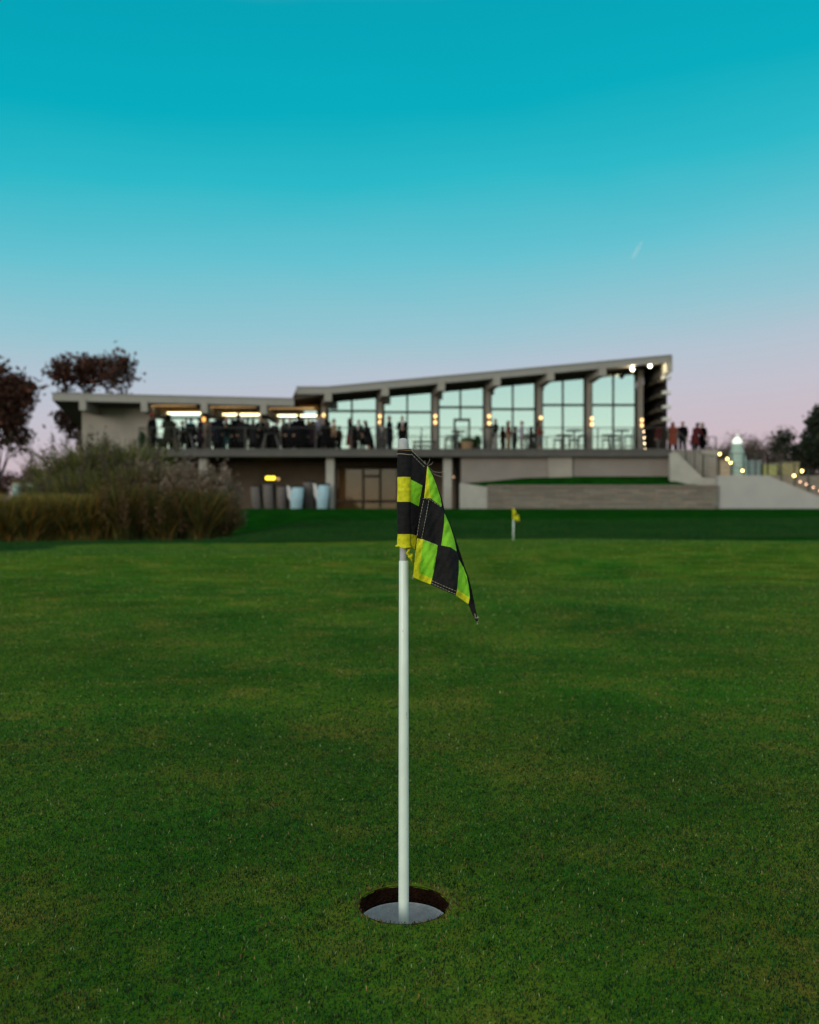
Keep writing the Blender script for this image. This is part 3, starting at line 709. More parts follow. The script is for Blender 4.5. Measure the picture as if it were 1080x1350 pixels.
for p, wd in ((189, .30), (269.5, .19), (436, .19), (590, .20)):
    x = PX(p, 42.8); mb = MB(); mb.box(x-wd, x+wd, 42.5, 43.0, zg-.4, DZ-0.36); mb.build('column', M_CONCL, club, bevel=0.02)
# brown framed doors under the deck
fr = MB(); Yd = 46.42
xa, xb = PX(442, Yd), PX(526, Yd); zt2 = PZ(615, Yd); w2 = .06
xm = [PX(479, Yd), PX(501.5, Yd)]
for x in [xa+w2] + xm + [xb-w2]: fr.box(x-w2, x+w2, Yd-.08, Yd+.05, zg-.1, zt2)
for u, v in zip([xa+2*w2, xm[0]+w2, xm[1]+w2], [xm[0]-w2, xm[1]-w2, xb-2*w2]):
    for z in (zt2-.07, PZ(661, Yd)): fr.box(u, v, Yd-.075, Yd+.045, z-.07, z+.07)
fr.box(xm[0]+w2, xm[1]-w2, Yd-.075, Yd+.045, PZ(628, Yd)-.06, PZ(628, Yd)+.06)
fd = fr.build('door', M_FRAME, club)
for u, v in zip([xa+2*w2, xm[0]+w2, xm[1]+w2], [xm[0]-w2, xm[1]-w2, xb-2*w2]):
    p = MB(); p.box(u, v, Yd-.03, Yd-.018, zg-.1, zt2-.14); p.build('pane', M_GLASSD, fd)
    p = MB(); p.box(u, v, Yd+.02, Yd+.04, zg-.1, zt2-.14); p.build('blind', M_BLIND, fd)
# wall lamps
def sconce(px, rows, Yw, m=None, rx=0.075):
    x = PX(px, Yw-.1); zc = sum(PZ(r, Yw-.1) for r in rows)/len(rows)
    b = MB(); b.box(x-.05, x+.05, Yw-.09, Yw-.001, zc-.1-.12*(len(rows)-1), zc+.1+.12*(len(rows)-1)); o = b.build('wall_sconce', M_IRON, club, bevel=.01)
    for r in rows:
        e = MB(); e.ell((x, Yw-.15, PZ(r, Yw-.1)), (rx, .07, rx*1.25)); e.build('lamp_glass', m or M_WARM, o, True)
YS = YG-0.38
for px, rows in ((427, [547.5]), (501, [549, 557]), (574, [549, 557]), (645, [549, 558]), (713, [551]), (780, [552, 559.5]), (846, [554, 561])): sconce(px, rows, YS)
sconce(269, [553], YL-.14, emit('orange_lamp', (1.0,0.45,0.10), 2.2), 0.09)
sconce(598, [629], 43.4, emit('dim_lamp', (1.0,0.62,0.35), 0.8), 0.045)
x = PX(356.5, 46.2); b = MB(); b.box(x-.36, x+.36, 46.28, 46.395, PZ(633.5, 46.2), PZ(626.5, 46.2)); o = b.build('wall_lamp', M_IRON, club, bevel=.01)
e = MB(); e.box(x-.24, x+.24, 46.2, 46.279, PZ(632.5, 46.2), PZ(628, 46.2)); e.build('lamp_glass', M_YLAMP, o, bevel=.02)
e = MB(); e.ell((x+.40, 46.22, PZ(631.5, 46.2)), (.08,.06,.08)); e.build('lamp_glass', emit('tan_lamp', (0.8,0.5,0.2), .7), o, True)
# floodlights under the roof end
def flood(px, py, Yq, r, e, aim):
    """bullet floodlight hung under the roof, its lens turned to the lawn and a wide can added behind to hide it from the glass"""
    c = P(px, py, Yq); b = MB(); b.tube([c+Vector((0,.02,0)), c+Vector((0,.06,0)), c+Vector((0,.20,0)), c+Vector((0,.30,.01))], [r*1.35, r*1.4, r*1.3, .04], 14); b.tube([c+Vector((0,.16,.05)), c+Vector((0,.16,.30))], .025, 8); o = b.build('floodlight', M_IRON, club)
    q = MB(); q.ell(c, (r, r*.45, r)); q.build('lamp_glass', M_FLOOD, o, True)
    l = bpy.data.lights.new('flood_glow', 'SPOT'); l.energy = e; l.shadow_soft_size = .08; l.spot_size = math.radians(150); l.spot_blend = .6; l.color = (1,.86,.55)
    lo = bpy.data.objects.new('flood_glow', l); COL.objects.link(lo); lo.parent = o; lo.location = c + Vector((0, -.14, -.03)) - root_loc(club)
    lo.rotation_euler = (-Vector(aim)).to_track_quat('Z', 'Y').to_euler()
flood(834, 487, 43.45, .085, 150, (-.75,-.45,.2)); flood(857, 482.5, 43.2, .085, 75, (.8,-.3,-.1))

# patio and walls in front of the building
mb = MB(); mb.box(PX(300, 41), PX(606, 41), 41.0, 46.4, 0.2, zg+.02); po = mb.build('patio', mat('patio_paving', (0.24,0.21,0.18), .9, .1), bevel=.01); tag(po, kind='structure')

def stone_mat():
    m = bpy.data.materials.new('ledge_stone'); m.use_nodes = True; nt = m.node_tree; b = nt.nodes['Principled BSDF']; b.inputs['Roughness'].default_value = .9
    tc = nt.nodes.new('ShaderNodeTexCoord'); sp = nt.nodes.new('ShaderNodeSeparateXYZ'); cb = nt.nodes.new('ShaderNodeCombineXYZ')
    nt.links.new(tc.outputs['Object'], sp.inputs[0]); nt.links.new(sp.outputs['X'], cb.inputs['X']); nt.links.new(sp.outputs['Z'], cb.inputs['Y'])
    br = nt.nodes.new('ShaderNodeTexBrick'); br.inputs['Scale'].default_value = 1.0; br.inputs['Brick Width'].default_value = .62; br.inputs['Row Height'].default_value = .095; br.inputs['Mortar Size'].default_value = .012
    br.offset = .4; br.squash = 1.4; br.squash_frequency = 3
    br.inputs['Color1'].default_value = (0.255,0.235,0.205,1); br.inputs['Color2'].default_value = (0.165,0.14,0.12,1); br.inputs['Mortar'].default_value = (0.12,0.105,0.09,1)
    n = nt.nodes.new('ShaderNodeTexNoise'); n.inputs['Scale'].default_value = 2.2; nt.links.new(cb.outputs[0], n.inputs['Vector'])
    mp = nt.nodes.new('ShaderNodeMapping'); mp.inputs['Scale'].default_value = (.7, 3, 1); nt.links.new(cb.outputs[0], mp.inputs['Vector']); nt.links.new(mp.outputs[0], n.inputs['Vector'])
    rp = nt.nodes.new('ShaderNodeValToRGB'); rp.color_ramp.elements[0].position = .35; rp.color_ramp.elements[1].position = .7; rp.color_ramp.elements[0].color = (.82,.86,.88,1); rp.color_ramp.elements[1].color = (1.18,1.02,.95,1)
    nt.links.new(n.outputs['Fac'], rp.inputs['Fac'])
    mu = nt.nodes.new('ShaderNodeMixRGB'); mu.blend_type = 'MULTIPLY'; mu.inputs[0].default_value = 1
    nt.links.new(cb.outputs[0], br.inputs['Vector']); nt.links.new(br.outputs['Color'], mu.inputs[1]); nt.links.new(rp.outputs[0], mu.inputs[2]); nt.links.new(mu.outputs[0], b.inputs['Base Color'])
    bp = nt.nodes.new('ShaderNodeBump'); bp.inputs['Strength'].default_value = .7; bp.inputs['Distance'].default_value = .03; nt.links.new(br.outputs['Fac'], bp.inputs['Height']); bp.invert = True; nt.links.new(bp.outputs[0], b.inputs['Normal'])
    return m
sw = thing('stone_wall', 'long low stacked stone retaining wall below the lawn terrace', 'retaining wall', (PX(795, 40), 40.2, zg))
mb = MB(); mb.box(PX(643, 40), PX(947, 40)-.003, 40.0, 40.4, zg-.4, PZ(641.5, 40)); mb.build('stonework', stone_mat(), sw)
mb = MB(); mb.box(PX(643, 40), PX(947, 40)-.003, 39.96, 40.44, PZ(641.5, 40)+.001, PZ(640, 40)+.02); mb.build('coping', mat('coping', (.20,.17,.145), .9), sw, bevel=.01)
mb = MB(); mb.prism([(PX(606, 40.3), 40.05, zg-.4), (PX(643, 40)-.003, 40.05, zg-.4), (PX(643, 40)-.003, 40.05, PZ(642, 40)), (PX(606, 40.3), 40.05, PZ(636.5, 40))], (0, .35, 0))
o = mb.build('wing_wall', M_CONCL, None, bevel=.01); tag(o, 'short grey concrete wing wall between the patio column and the stone wall', 'concrete wall')
# lawn terrace behind the stone wall
mb = MB(); zs = [(606, 637.5, 42.3), (650, 634, 42.3), (690, 630, 42.3), (760, 628, 42.3), (892, 628, 42.3), (915, 636, 42.0), (930, 640, 41.6)]
bk = [mb.bm.verts.new(P(a, b, c)) for a, b, c in zs]; ft = [mb.bm.verts.new((PX(a, 40.42), 40.42, PZ(641.2, 40)-.02)) for a, b, c in zs]
dn = [mb.bm.verts.new((v.co.x, v.co.y, zg-.3)) for v in ft]
for k in range(len(zs)-1): mb.bm.faces.new((ft[k], ft[k+1], bk[k+1], bk[k])); mb.bm.faces.new((dn[k], dn[k+1], ft[k+1], ft[k]))
o = mb.build('lawn_terrace', M_ROUGH); tag(o, kind='structure')
# stair parapet and the end wall on the right
mb = MB(); mb.prism([P(884, 597, 41.4), P(893, 597, 41.4), P(927, 630, 41.4), P(950, 632, 41.4), P(950, 668, 41.4), P(884, 668, 41.4)], (0, .3, 0))
o = mb.build('stair_parapet', M_CONCL, None, bevel=.015); tag(o, 'pale concrete stair parapet stepping down from the right end of the terrace', 'parapet')
rw = MB(); rw.prism([P(947, 627, 40.2), P(1013, 627, 40.2), P(1083, 656, 40.2), P(1190, 668, 40.2), P(1190, 690, 40.2), P(947, 690, 40.2)], (0, .35, 0))
o = rw.build('concrete_wall', mat('concrete_pale', (0.37,0.36,0.36), .85, .06, 1.2, .3, 30), None, bevel=.012); tag(o, 'pale grey concrete wall with its top sloping down to the right', 'concrete wall')
# right hand terrace, upper patio
mb = MB(); mb.box(PX(885, 42)+.003, PX(945, 42.2), 42.0, 56, 1.0, DZ-.02); o = mb.build('side_terrace', M_CONC); tag(o, kind='structure')
mb = MB(); mb.box(PX(945, 42.2)+.003, 34, 40.6, 70, 0.7, 2.08); o = mb.build('upper_patio', MATS['patio_paving']); tag(o, kind='structure')

# ------------------------------------------------------------------ railings
M_RAIL = mat('rail_metal', (0.05,0.052,0.05), 0.45, 0.1)
def railing(name, label, pts, posts, hgt, ncab=6, rr=.022, bal=False):
    """pts: foot line (list of points); posts: fractions along each segment"""
    t = thing(name, label, 'railing', pts[0])
    up = Vector((0, 0, hgt))
    mb = MB()
    for a, b in zip(pts, pts[1:]): mb.tube([Vector(a)+up, Vector(b)+up], rr, 8)
    mb.build('top_rail', M_RAIL, t)
    for k in range(ncab):
        mb = MB()
        for a, b in zip(pts, pts[1:]): u = up*((k+.5)/(ncab+.3)); mb.tube([Vector(a)+u, Vector(b)+u], .006, 5)
        mb.build('cable', M_RAIL, t)
    for a, b, n in posts:
        for k in range(n+1):
            p = Vector(a).lerp(Vector(b), k/n); mb = MB(); mb.box(p.x-.025, p.x+.025, p.y-.025, p.y+.025, p.z, p.z+hgt-.005); mb.build('post', M_RAIL, t)
    return t
p0, p1, p2 = (xd0+.1, 44.8, DZ), (xd0+.1, 42.12, DZ), (xd1-.1, 42.12, DZ)
railing('terrace_railing', 'dark cable railing running along the front of the whole terrace', [p0, p1, p2], [(p0, (xd0+.1, 43.5, DZ), 1), (p1, p2, 15)], 1.0)
q0, q1, q2 = P(893, 596.5, 41.55), P(927, 629, 41.55), P(946, 631, 41.55)
railing('stair_railing', 'dark metal railing stepping down the concrete stair parapet', [q0, q1, q2], [(q0, q1, 3), (q1, q2, 1)], 1.0, 5)
r0, r1 = P(949, 626.5, 40.35), P(1012, 626.5, 40.35); r2 = P(1083, 655.5, 40.35)
railing('wall_railing', 'thin dark railing on top of the pale wall at the right edge', [r0, r1, r2], [(r0, r1, 4), (r1, r2, 4)], 0.95, 4, .018)
s0, s1 = P(893, 598, 46), P(946, 598, 46); 
railing('side_railing', 'dark railing behind the guests on the side terrace', [(PX(893,47), 47, DZ-.02), (PX(944,47), 47, DZ-.02)], [((PX(893,47), 47, DZ-.02), (PX(944,47), 47, DZ-.02), 5)], 1.0, 8, .02)

# ------------------------------------------------------------------ string lights
M_BULB = emit('string_bulb', (1.0,0.72,0.20), 12.0); M_BULBD = emit('string_bulb_dim', (1.0,0.55,0.35), 3.5)
def string_light(label, pts, m, r=.034, wire_pts=None):
    t = thing('string_light', label, 'string lights', pts[0])
    mb = MB(); wp = []
    for a, b in zip(pts, pts[1:]):
        for k in range(6): u = k/6; p = Vector(a).lerp(Vector(b), u); p.z += .07 - .10*math.sin(math.pi*u); wp.append(p)
    wp.append(Vector(pts[-1])+Vector((0,0,.07)))
    mb.tube(wp, .008, 5); mb.build('wire', M_IRON, t)
    for p in pts:
        mb = MB(); mb.tube([Vector(p)+Vector((0,0,.03)), Vector(p)+Vector((0,0,.085))], .018, 8); s_ = mb.build('socket', M_IRON, t)
        mb = MB(); mb.ell(p, (r, r, r*1.15)); mb.build('bulb', m, s_, True)
string_light('four warm bulbs hanging down the end column of the glass front', [P(848.5, 569, 45.2), P(849.5, 577, 45.2), P(850, 584.5, 45.2), P(850.3, 592, 45.2)], emit('column_bulb', (1.0,0.72,0.42), 9.0))
string_light('bright yellow bulbs strung along the railing above the pale wall', [P(949, 598.5, 40.1), P(959, 605, 40.1), P(963.3, 610, 40.1), P(979, 620.5, 40.1)], M_BULB, .04)
string_light('pair of yellow bulbs in front of the dark shrubs at the right edge', [P(1047, 627, 40.05), P(1057.5, 621, 40.05)], M_BULB, .045)
string_light('dim pinkish bulbs along the sloping top of the right wall', [P(1055, 635, 40.0), P(1063, 638.5, 40.0), P(1072.5, 642.5, 40.0), P(1081, 647, 40.0)], M_BULBD, .035)

# tall cone lamp behind the railing
cb_ = P(972, 626, 42.4); cb_.z = 2.08
cl = thing('cone_lamp', 'tall pale green cone lamp glowing white near its tip behind the railing', 'lamp', cb_)
hgt = PZ(571, 42.4)-2.08; zl0, zl1 = PZ(585, 42.4)-2.08, PZ(577, 42.4)-2.08
def rad(z): return float(np.interp(z/hgt, [0, .45, .74, .88, 1], [.54, .40, .21, .11, .015]))
mb = MB(); mb.lathe(cb_, [(rad(0), 0), (rad(zl0*.5), zl0*.5), (rad(zl0), zl0)], 24); mb.build('cone_shade', emit('cone_glass', (0.26,0.36,0.32), .12), cl, True)
mb = MB(); mb.lathe(cb_, [(rad(zl0)+.01, zl0+.01), (rad(zl0)+.02, (zl0+zl1)/2), (rad(zl1), zl1)], 20); mb.build('lamp_glass', emit('cone_bulb', (0.92,1.0,0.86), .72), cl, True)
mb = MB(); mb.lathe(cb_, [(rad(zl1), zl1+.005), (rad(hgt*.96), hgt*.96), (0, hgt)], 20); mb.build('tip', emit('cone_tip', (0.55,0.65,0.58), .4), cl, True)

def crate(name, label, cat, px0, px1, py, Yq, m, lid):
    x0, x1, z1 = PX(px0, Yq), PX(px1, Yq), PZ(py, Yq); t = thing(name, label, cat, ((x0+x1)/2, Yq+.3, 2.08))
    mb = MB(); mb.box(x0, x1, Yq, Yq+.6, 2.08, z1-.06); mb.build('body', m, t, bevel=.02)
    mb = MB(); mb.box(x0-.03, x1+.03, Yq-.03, Yq+.63, z1-.058, z1); mb.build('lid', lid, t, bevel=.015)
crate('planter_box', 'tan box standing left of the cone lamp behind the railing', 'box', 950, 963, 606, 41.6, mat('box_tan', (.42,.33,.24), .8), mat('box_tan_lid', (.30,.24,.18), .8))
crate('storage_box', 'pale blue box standing right of the cone lamp behind the railing', 'box', 990, 1003, 607, 41.8, mat('box_blue', (.20,.26,.27), .7), mat('box_blue_lid', (.25,.32,.33), .8))
crate('storage_box', 'pale yellow green box behind the railing above the sloping wall', 'box', 1008, 1024, 611, 41.8, mat('box_yellow', (.34,.34,.14), .7), mat('box_yellow_lid', (.25,.26,.18), .8))
crate('storage_box', 'wide ochre box beside the dark shrubs at the right edge', 'box', 1030, 1054, 609, 43.0, mat('box_ochre', (.30,.26,.13), .7), mat('box_ochre_lid', (.22,.19,.12), .8))

# ------------------------------------------------------------------ terrace furniture
M_TBL = mat('table_dark', (0.03,0.032,0.03), .5, .1); M_TLEG = mat('leg_grey', (0.15,0.145,0.16), .5, .1)
def tall_table(label, px, Yq, hgt=1.05, w=.40, splay=False):
    x = PX(px, Yq); t = thing('tall_table', label, 'table', (x, Yq, DZ), 0, 'tall tables on the terrace')
    mb = MB(); mb.lathe((x, Yq, DZ), [(0, hgt-.045), (w-.02, hgt-.045), (w, hgt-.03), (w, hgt-.01), (w-.01, hgt), (0, hgt)], 28); mb.build('table_top', M_TBL, t)
    if splay:
        for s_ in (-1, 1):
            mb = MB(); mb.tube([(x+s_*.22, Yq, DZ+hgt-.05), (x+s_*.42, Yq, DZ)], .03, 8); mb.build('leg', M_TLEG, t)
    else:
        mb = MB(); mb.tube([(x, Yq, DZ+.03), (x, Yq, DZ+hgt-.045)], .035, 10); mb.build('stem', M_TBL, t)
        mb = MB(); mb.lathe((x, Yq, DZ), [(0, 0), (.27, 0), (.27, .012), (.05, .04), (0, .045)], 24); mb.build('base', M_TBL, t)
tall_table('tall table with two splayed grey legs among the guests at the left', 244, 42.6, .86, .36, True)
tall_table('tall table with splayed grey legs beside the crouching guest', 357, 42.7, .80, .3, True)
tall_table('tall dark table in front of the glass door', 604, 43.4, .95, .34)
tall_table('tall dark table left of the second column from the right end', 757, 43.2, .98, .42)
tall_table('tall dark table in the last glass bay near the right end', 820, 43.2, .98, .38)
tall_table('tall dark table the group in the middle bay stands around', 700, 43.6, .80, .38)
def stool(label, px, Yq):
    x = PX(px, Yq); t = thing('bar_stool', label, 'stool', (x, Yq, DZ), 0, 'bar stools on the terrace')
    mb = MB(); mb.box(x-.19, x+.19, Yq-.19, Yq+.19, DZ+.70, DZ+.76); mb.build('seat', M_TBL, t, bevel=.02)
    for sx_ in (-1, 1):
        for sy_ in (-1, 1):
            mb = MB(); mb.tube([(x+sx_*.15, Yq+sy_*.15, DZ+.70), (x+sx_*.2, Yq+sy_*.2, DZ)], .018, 6); mb.build('leg', M_TBL, t)
    mb = MB(); 
    for a, b in (((-.18,-.18),(.18,-.18)), ((.18,-.18),(.18,.18)), ((.18,.18),(-.18,.18)), ((-.18,.18),(-.18,-.18))): mb.tube([(x+a[0], Yq+a[1], DZ+.25), (x+b[0], Yq+b[1], DZ+.25)], .012, 6)
    mb.build('foot_ring', M_TBL, t)
stool('dark bar stool left of the table in the fifth glass bay', 746, 43.4); stool('dark bar stool right of the table in the fifth glass bay', 768, 43.4)
stool('dark bar stool left of the table in the last glass bay', 812, 43.5); stool('dark bar stool right of the table in the last glass bay', 828.5, 43.5)
stool('dark bar stool beside the glass door', 593, 43.7)
x = PX(560, 43.2); bn = thing('bench', 'low dark bench right behind the flag on the terrace', 'bench', (x, 43.2, DZ))
mb = MB(); mb.box(x-.55, x+.55, 43.0, 43.4, DZ+.40, DZ+.47); mb.build('seat', M_TBL, bn, bevel=.01)
for s_ in (-1, 1): mb = MB(); mb.box(x+s_*.48-.03, x+s_*.48+.03, 43.03, 43.37, DZ, DZ+.40); mb.build('leg', M_TBL, bn)

def leaf_cloud(n, center, rad_, size, cols, seed, shell=False):
    r = np.random.default_rng(seed); d = r.normal(size=(n, 3)); d /= np.linalg.norm(d, axis=1)[:, None]
    rr = r.random(n)**(1/3 if not shell else 1/6); p = np.asarray(center) + d*rr[:, None]*np.asarray(rad_)
    return leaves(p, size, cols, r)
def leaves(p, size, cols, r, up=0.0):
    n = len(p); a = r.normal(size=(n, 3)); a[:, 2] += up; a /= np.linalg.norm(a, axis=1)[:, None]
    b = np.cross(a, r.normal(size=(n, 3))); b /= np.linalg.norm(b, axis=1)[:, None]
    L = (size*(.6+.8*r.random(n)))[:, None]
    V = np.stack([p-a*L*.5, p+b*L*.28, p+a*L*.5, p-b*L*.28], 1).reshape(-1, 3)
    Fq = np.arange(n*4).reshape(n, 4)
    c = np.asarray(cols)[r.integers(0, len(cols), n)]*(0.7+.6*r.random(n))[:, None]
    return V, Fq, np.repeat(c, 4, 0)
M_LEAF = attr_mat('leaf', .7, .25, .2)
def potted(label, px, Yq, h, pot_h, pw, potm):
    x = PX(px, Yq); t = thing('potted_plant', label, 'potted plant', (x, Yq, DZ))
    mb = MB(); mb.lathe((x, Yq, DZ), [(0, 0), (pw*.8, 0), (pw, pot_h), (pw-.03, pot_h), (pw-.04, pot_h-.05), (0, pot_h-.06)], 20); mb.build('pot', potm, t)
    V, q, c = leaf_cloud(500, (0, 0, pot_h+(h-pot_h)*.5), (pw*1.1, pw*1.1, (h-pot_h)*.55), .10, [(.03,.10,.03), (.05,.13,.03), (.02,.07,.03)], int(px))
    link('foliage', np_mesh('foliage', V, q, c), M_LEAF, t)
potted('small green shrub in a dark pot right of the glass door', 630, 43.6, .75, .25, .16, M_TBL)
potted('bushy plant in a tan tub in front of the glass door', 616, 43.3, .62, .45, .30, mat('tub_tan', (.26,.17,.10), .8))
potted('leafy plant in a dark pot at the left end of the terrace railing', 187, 43.4, .9, .3, .18, M_TBL)

# upright padded loungers stored under the deck
def lounger(label, px0, px1, py0, py1, Yq, m, side, tilt):
    x0, x1 = PX(px0, Yq), PX(px1, Yq); z1 = PZ(py0, Yq); zb = zg+.02; w = x1-x0; t = thing('stored_lounger', label, 'lounge chair', ((x0+x1)/2, Yq, zb), 0, 'loungers stood on end under the terrace')
    g = []; mb = MB(); n = 8
    for k in range(n+1):
        u = k/n; z = zb+.01+(z1-zb)*u; ww = w*(.455+.045*math.sin(min(1, u*1.15)*math.pi*.6))*(1 if u < .95 else .93); cx = (x0+x1)/2 - tilt*(u-.3) ; dy = .10*math.sin(u*math.pi) 
        g.append((cx, ww, z, dy))
    for (c0, w0, za, d0), (c1, w1, zb_, d1) in zip(g, g[1:]):
        vs = [(c0-w0, Yq-d0, za), (c0+w0, Yq-d0, za), (c1+w1, Yq-d1, zb_), (c1-w1, Yq-d1, zb_)]
        f = [mb.bm.verts.new(p) for p in vs]; b = [mb.bm.verts.new((p[0], p[1]+.16, p[2])) for p in vs]
        mb.bm.faces.new(f); mb.bm.faces.new(b[::-1]); mb.bm.faces.new((f[0], f[3], b[3], b[0])); mb.bm.faces.new((f[1], b[1], b[2], f[2]))
    bmesh.ops.remove_doubles(mb.bm, verts=mb.bm.verts, dist=1e-4)
    mb.build('cushion', m, t, True)
    mb = MB()
    for s_ in (-1, 1): mb.tube([(c+s_*(w_*.8), Yq+.2, z) for c, w_, z, d in g], .022, 8)
    for k in (1, 4, 7): c, w_, z, d = g[k]; mb.tube([(c-w_*.8, Yq+.2, z), (c+w_*.8, Yq+.2, z)], .02, 8)
    mb.build('frame', M_IRON, t)
    mb = MB(); mb.box(x0-.03, x1+.05, Yq+.24, Yq+.30, zb, z1+.10); mb.build('gap_shade', M_DARK, t, bevel=.02)  # dark sheet added behind the pad for the black shaded gaps between loungers
    if side:
        mb = MB(); c, w_, z, d = g[-1]
        mb.prism([(x0-.18, Yq+.05, zb+(z1-zb)*1.12), (x0-.02, Yq+.05, zb+(z1-zb)*1.02), (x0+w*.34, Yq+.05, zb+.1), (x0+w*.22, Yq+.05, zb+.1), (x0-.14, Yq+.05, zb+(z1-zb)*.6)], (0, .12, 0)); mb.build('seat_pad', side, t, bevel=.02)
M_LG = mat('pad_grey', (0.115,0.10,0.10), .85, .12, 5); M_LB = mat('pad_blue', (0.31,0.46,0.56), .75, .08, 4); M_LW = mat('pad_white', (0.55,0.52,0.55), .75, .08, 4)
lounger('dark grey lounger stood on end, leftmost of the row under the terrace', 332, 344, 642, 672, 42.2, M_LG, None, .1)
lounger('dark grey lounger stood on end below the yellow wall lamp', 348, 361, 639, 672, 42.2, M_LG, None, .08)
lounger('dark grey lounger stood on end just left of the first pale blue one', 366, 378, 642, 672, 42.2, M_LG, None, .05)
lounger('pale blue lounger stood on end between two grey loungers', 383, 399, 643, 676, 41.6, M_LB, M_LW, -.08)
lounger('grey lounger stood on end between the two pale blue loungers', 401, 414, 636, 673, 42.2, M_LG, None, .08)
lounger('pale blue lounger stood on end beside the concrete column', 418, 433, 640, 676, 41.6, M_LB, M_LW, -.08)

# sign board among the grasses on the left
bs = P(32, 672, 26); bs.z = float(h_all(np.array(bs.x), np.array(26.0)))
sg = thing('sign_board', 'small board with a pale blue upper half behind the amber grasses', 'sign', bs)
x0, x1 = PX(16.5, 26), PX(47.5, 26); z0_, zm, z1_ = PZ(674, 26), PZ(655, 26), PZ(636.5, 26)
mb = MB(); mb.box(x0, x1, 25.96, 26.0, z0_, z1_); mb.build('panel', mat('board_beige', (.36,.28,.20), .7, .15, 3), sg)
mb = MB(); mb.box(x0+.03, x1-.03, 25.945, 25.959, zm, z1_-.04); mb.build('picture', mat('board_blue', (.22,.42,.46), .5, .3, 2.5, col2=(.34,.46,.42)), sg)
for s_ in (x0+.06, x1-.06): mb = MB(); mb.box(s_-.035, s_+.035, 26.002, 26.07, bs.z, z1_+.03); mb.build('post', M_FRAME, sg)
mb = MB(); mb.box(x0-.03, x1+.03, 25.95, 26.08, z1_+.031, z1_+.07); mb.build('cap_rail', M_FRAME, sg)

# ------------------------------------------------------------------ ornamental grasses
def grass_clump_mesh(name, n, h, spread, w, cols, seed, plume=None, arch=.5):
    r = np.random.default_rng(seed); K = 5
    az = r.random(n)*2*np.pi; base = r.random(n)**.5*spread*.35; hh = h*(.45+.6*r.random(n)); ln = spread*(.15+.95*r.random(n)); droop = arch*(r.random(n))
    ca, sa = np.cos(az), np.sin(az); t = np.linspace(0, 1, K)[None, :]
    rad_ = base[:, None] + ln[:, None]*t**1.7; z = hh[:, None]*(t*(1+droop[:, None]*.6) - droop[:, None]*.6*t**3)
    jx = r.normal(0, .02, (n, K)).cumsum(1); x = rad_*ca[:, None]+jx; y = rad_*sa[:, None] + r.normal(0, .02, (n, K)).cumsum(1)
    ww = w*np.array([.7, 1, 1, .8, .15])[None, :]*(0.6+.8*r.random(n))[:, None]
    px_, py_ = -sa[:, None]*ww, ca[:, None]*ww
    th_ = r.random(n)[:, None]*np.pi; px_ = np.cos(th_)*ww; py_ = np.sin(th_)*ww
    A_ = np.stack([x-px_, y-py_, z], -1); B_ = np.stack([x+px_, y+py_, z], -1)
    V = np.stack([A_, B_], 2).reshape(-1, 3)
    i = (np.arange(n)*K*2)[:, None] + (np.arange(K-1)*2)[None, :]
    Q = np.stack([i, i+1, i+3, i+2], -1).reshape(-1, 4)
    c = np.asarray(cols)[r.integers(0, len(cols), n)]*(0.6+.7*r.random(n))[:, None]; C = np.repeat(c, K*2, 0)
    if plume:
        m = plume[0]; j = r.choice(n, m, replace=False); tip = np.stack([x[j, -1], y[j, -1], z[j, -1]], -1)
        pts = np.repeat(tip, 60, 0) + np.stack([r.normal(0, .05, m*60), r.normal(0, .05, m*60), r.normal(-.03, .13, m*60)], -1)
        V2, Q2, C2 = leaves(pts, .07, plume[1], r, 1.0)
        Q = np.concatenate([Q, Q2+len(V)]); V = np.concatenate([V, V2]); C = np.concatenate([C, C2])
    return np_mesh(name, V, Q, C)
OLIVE = [(0.1463, 0.1558, 0.0422), (0.1097, 0.1336, 0.0301), (0.2072, 0.1892, 0.0601), (0.2439, 0.2004, 0.0827), (0.0853, 0.1114, 0.027)]
AMBER = [(0.36, 0.2352, 0.0506), (0.3239, 0.2075, 0.0414), (0.36, 0.2764, 0.069), (0.185, 0.1522, 0.0322), (0.3085, 0.1382, 0.0322), (0.1142, 0.1341, 0.0524), (0.1456, 0.1529, 0.0595), (0.112, 0.1294, 0.0476)]
RUST = [(0.1989, 0.1194, 0.0365), (0.1492, 0.1194, 0.0307), (0.2387, 0.1553, 0.0407), (0.0895, 0.1074, 0.0286), (0.0995, 0.0669, 0.0204), (0.0717, 0.1108, 0.0422), (0.0558, 0.0933, 0.0361)]
PINK = [(0.2762, 0.2028, 0.1638), (0.2275, 0.1638, 0.1326), (0.3087, 0.2418, 0.2028), (0.1787, 0.1248, 0.0936)]
DUSK = [(0.1661, 0.1104, 0.054), (0.1207, 0.1104, 0.0406), (0.2266, 0.1349, 0.0766), (0.0906, 0.0834, 0.0315)]
g_olive = grass_clump_mesh('olive_grass', 1700, 2.0, 1.25, .019, OLIVE, 11, (60, [(.12,.10,.07), (.09,.07,.05)]), .7)
g_plume = grass_clump_mesh('plume_grass', 2200, 1.45, .80, .011, DUSK, 12, (95, PINK), .6)
g_amber = grass_clump_mesh('amber_grass', 1700, 1.0, .78, .012, AMBER, 13, None, .35)
g_rust = grass_clump_mesh('rust_grass', 1500, 1.0, .72, .012, RUST, 14, (30, [(.10,.06,.03)]), .35)
M_GB = attr_mat('dry_blade', .8, .3, .15)
for me_ in (g_olive, g_plume, g_amber, g_rust): me_.materials.append(M_GB)
def clump(me_, name, label, px, Yq, sc, szz, group, rzv):
    x = PX(px, Yq); o = bpy.data.objects.new(name, me_); COL.objects.link(o)
    o.location = (x, Yq, float(h_all(np.array(x), np.array(Yq)))-.02); o.scale = (sc, sc, szz); o.rotation_euler = (0, 0, rzv)
    return tag(o, label, 'ornamental grass', group, 'thing')
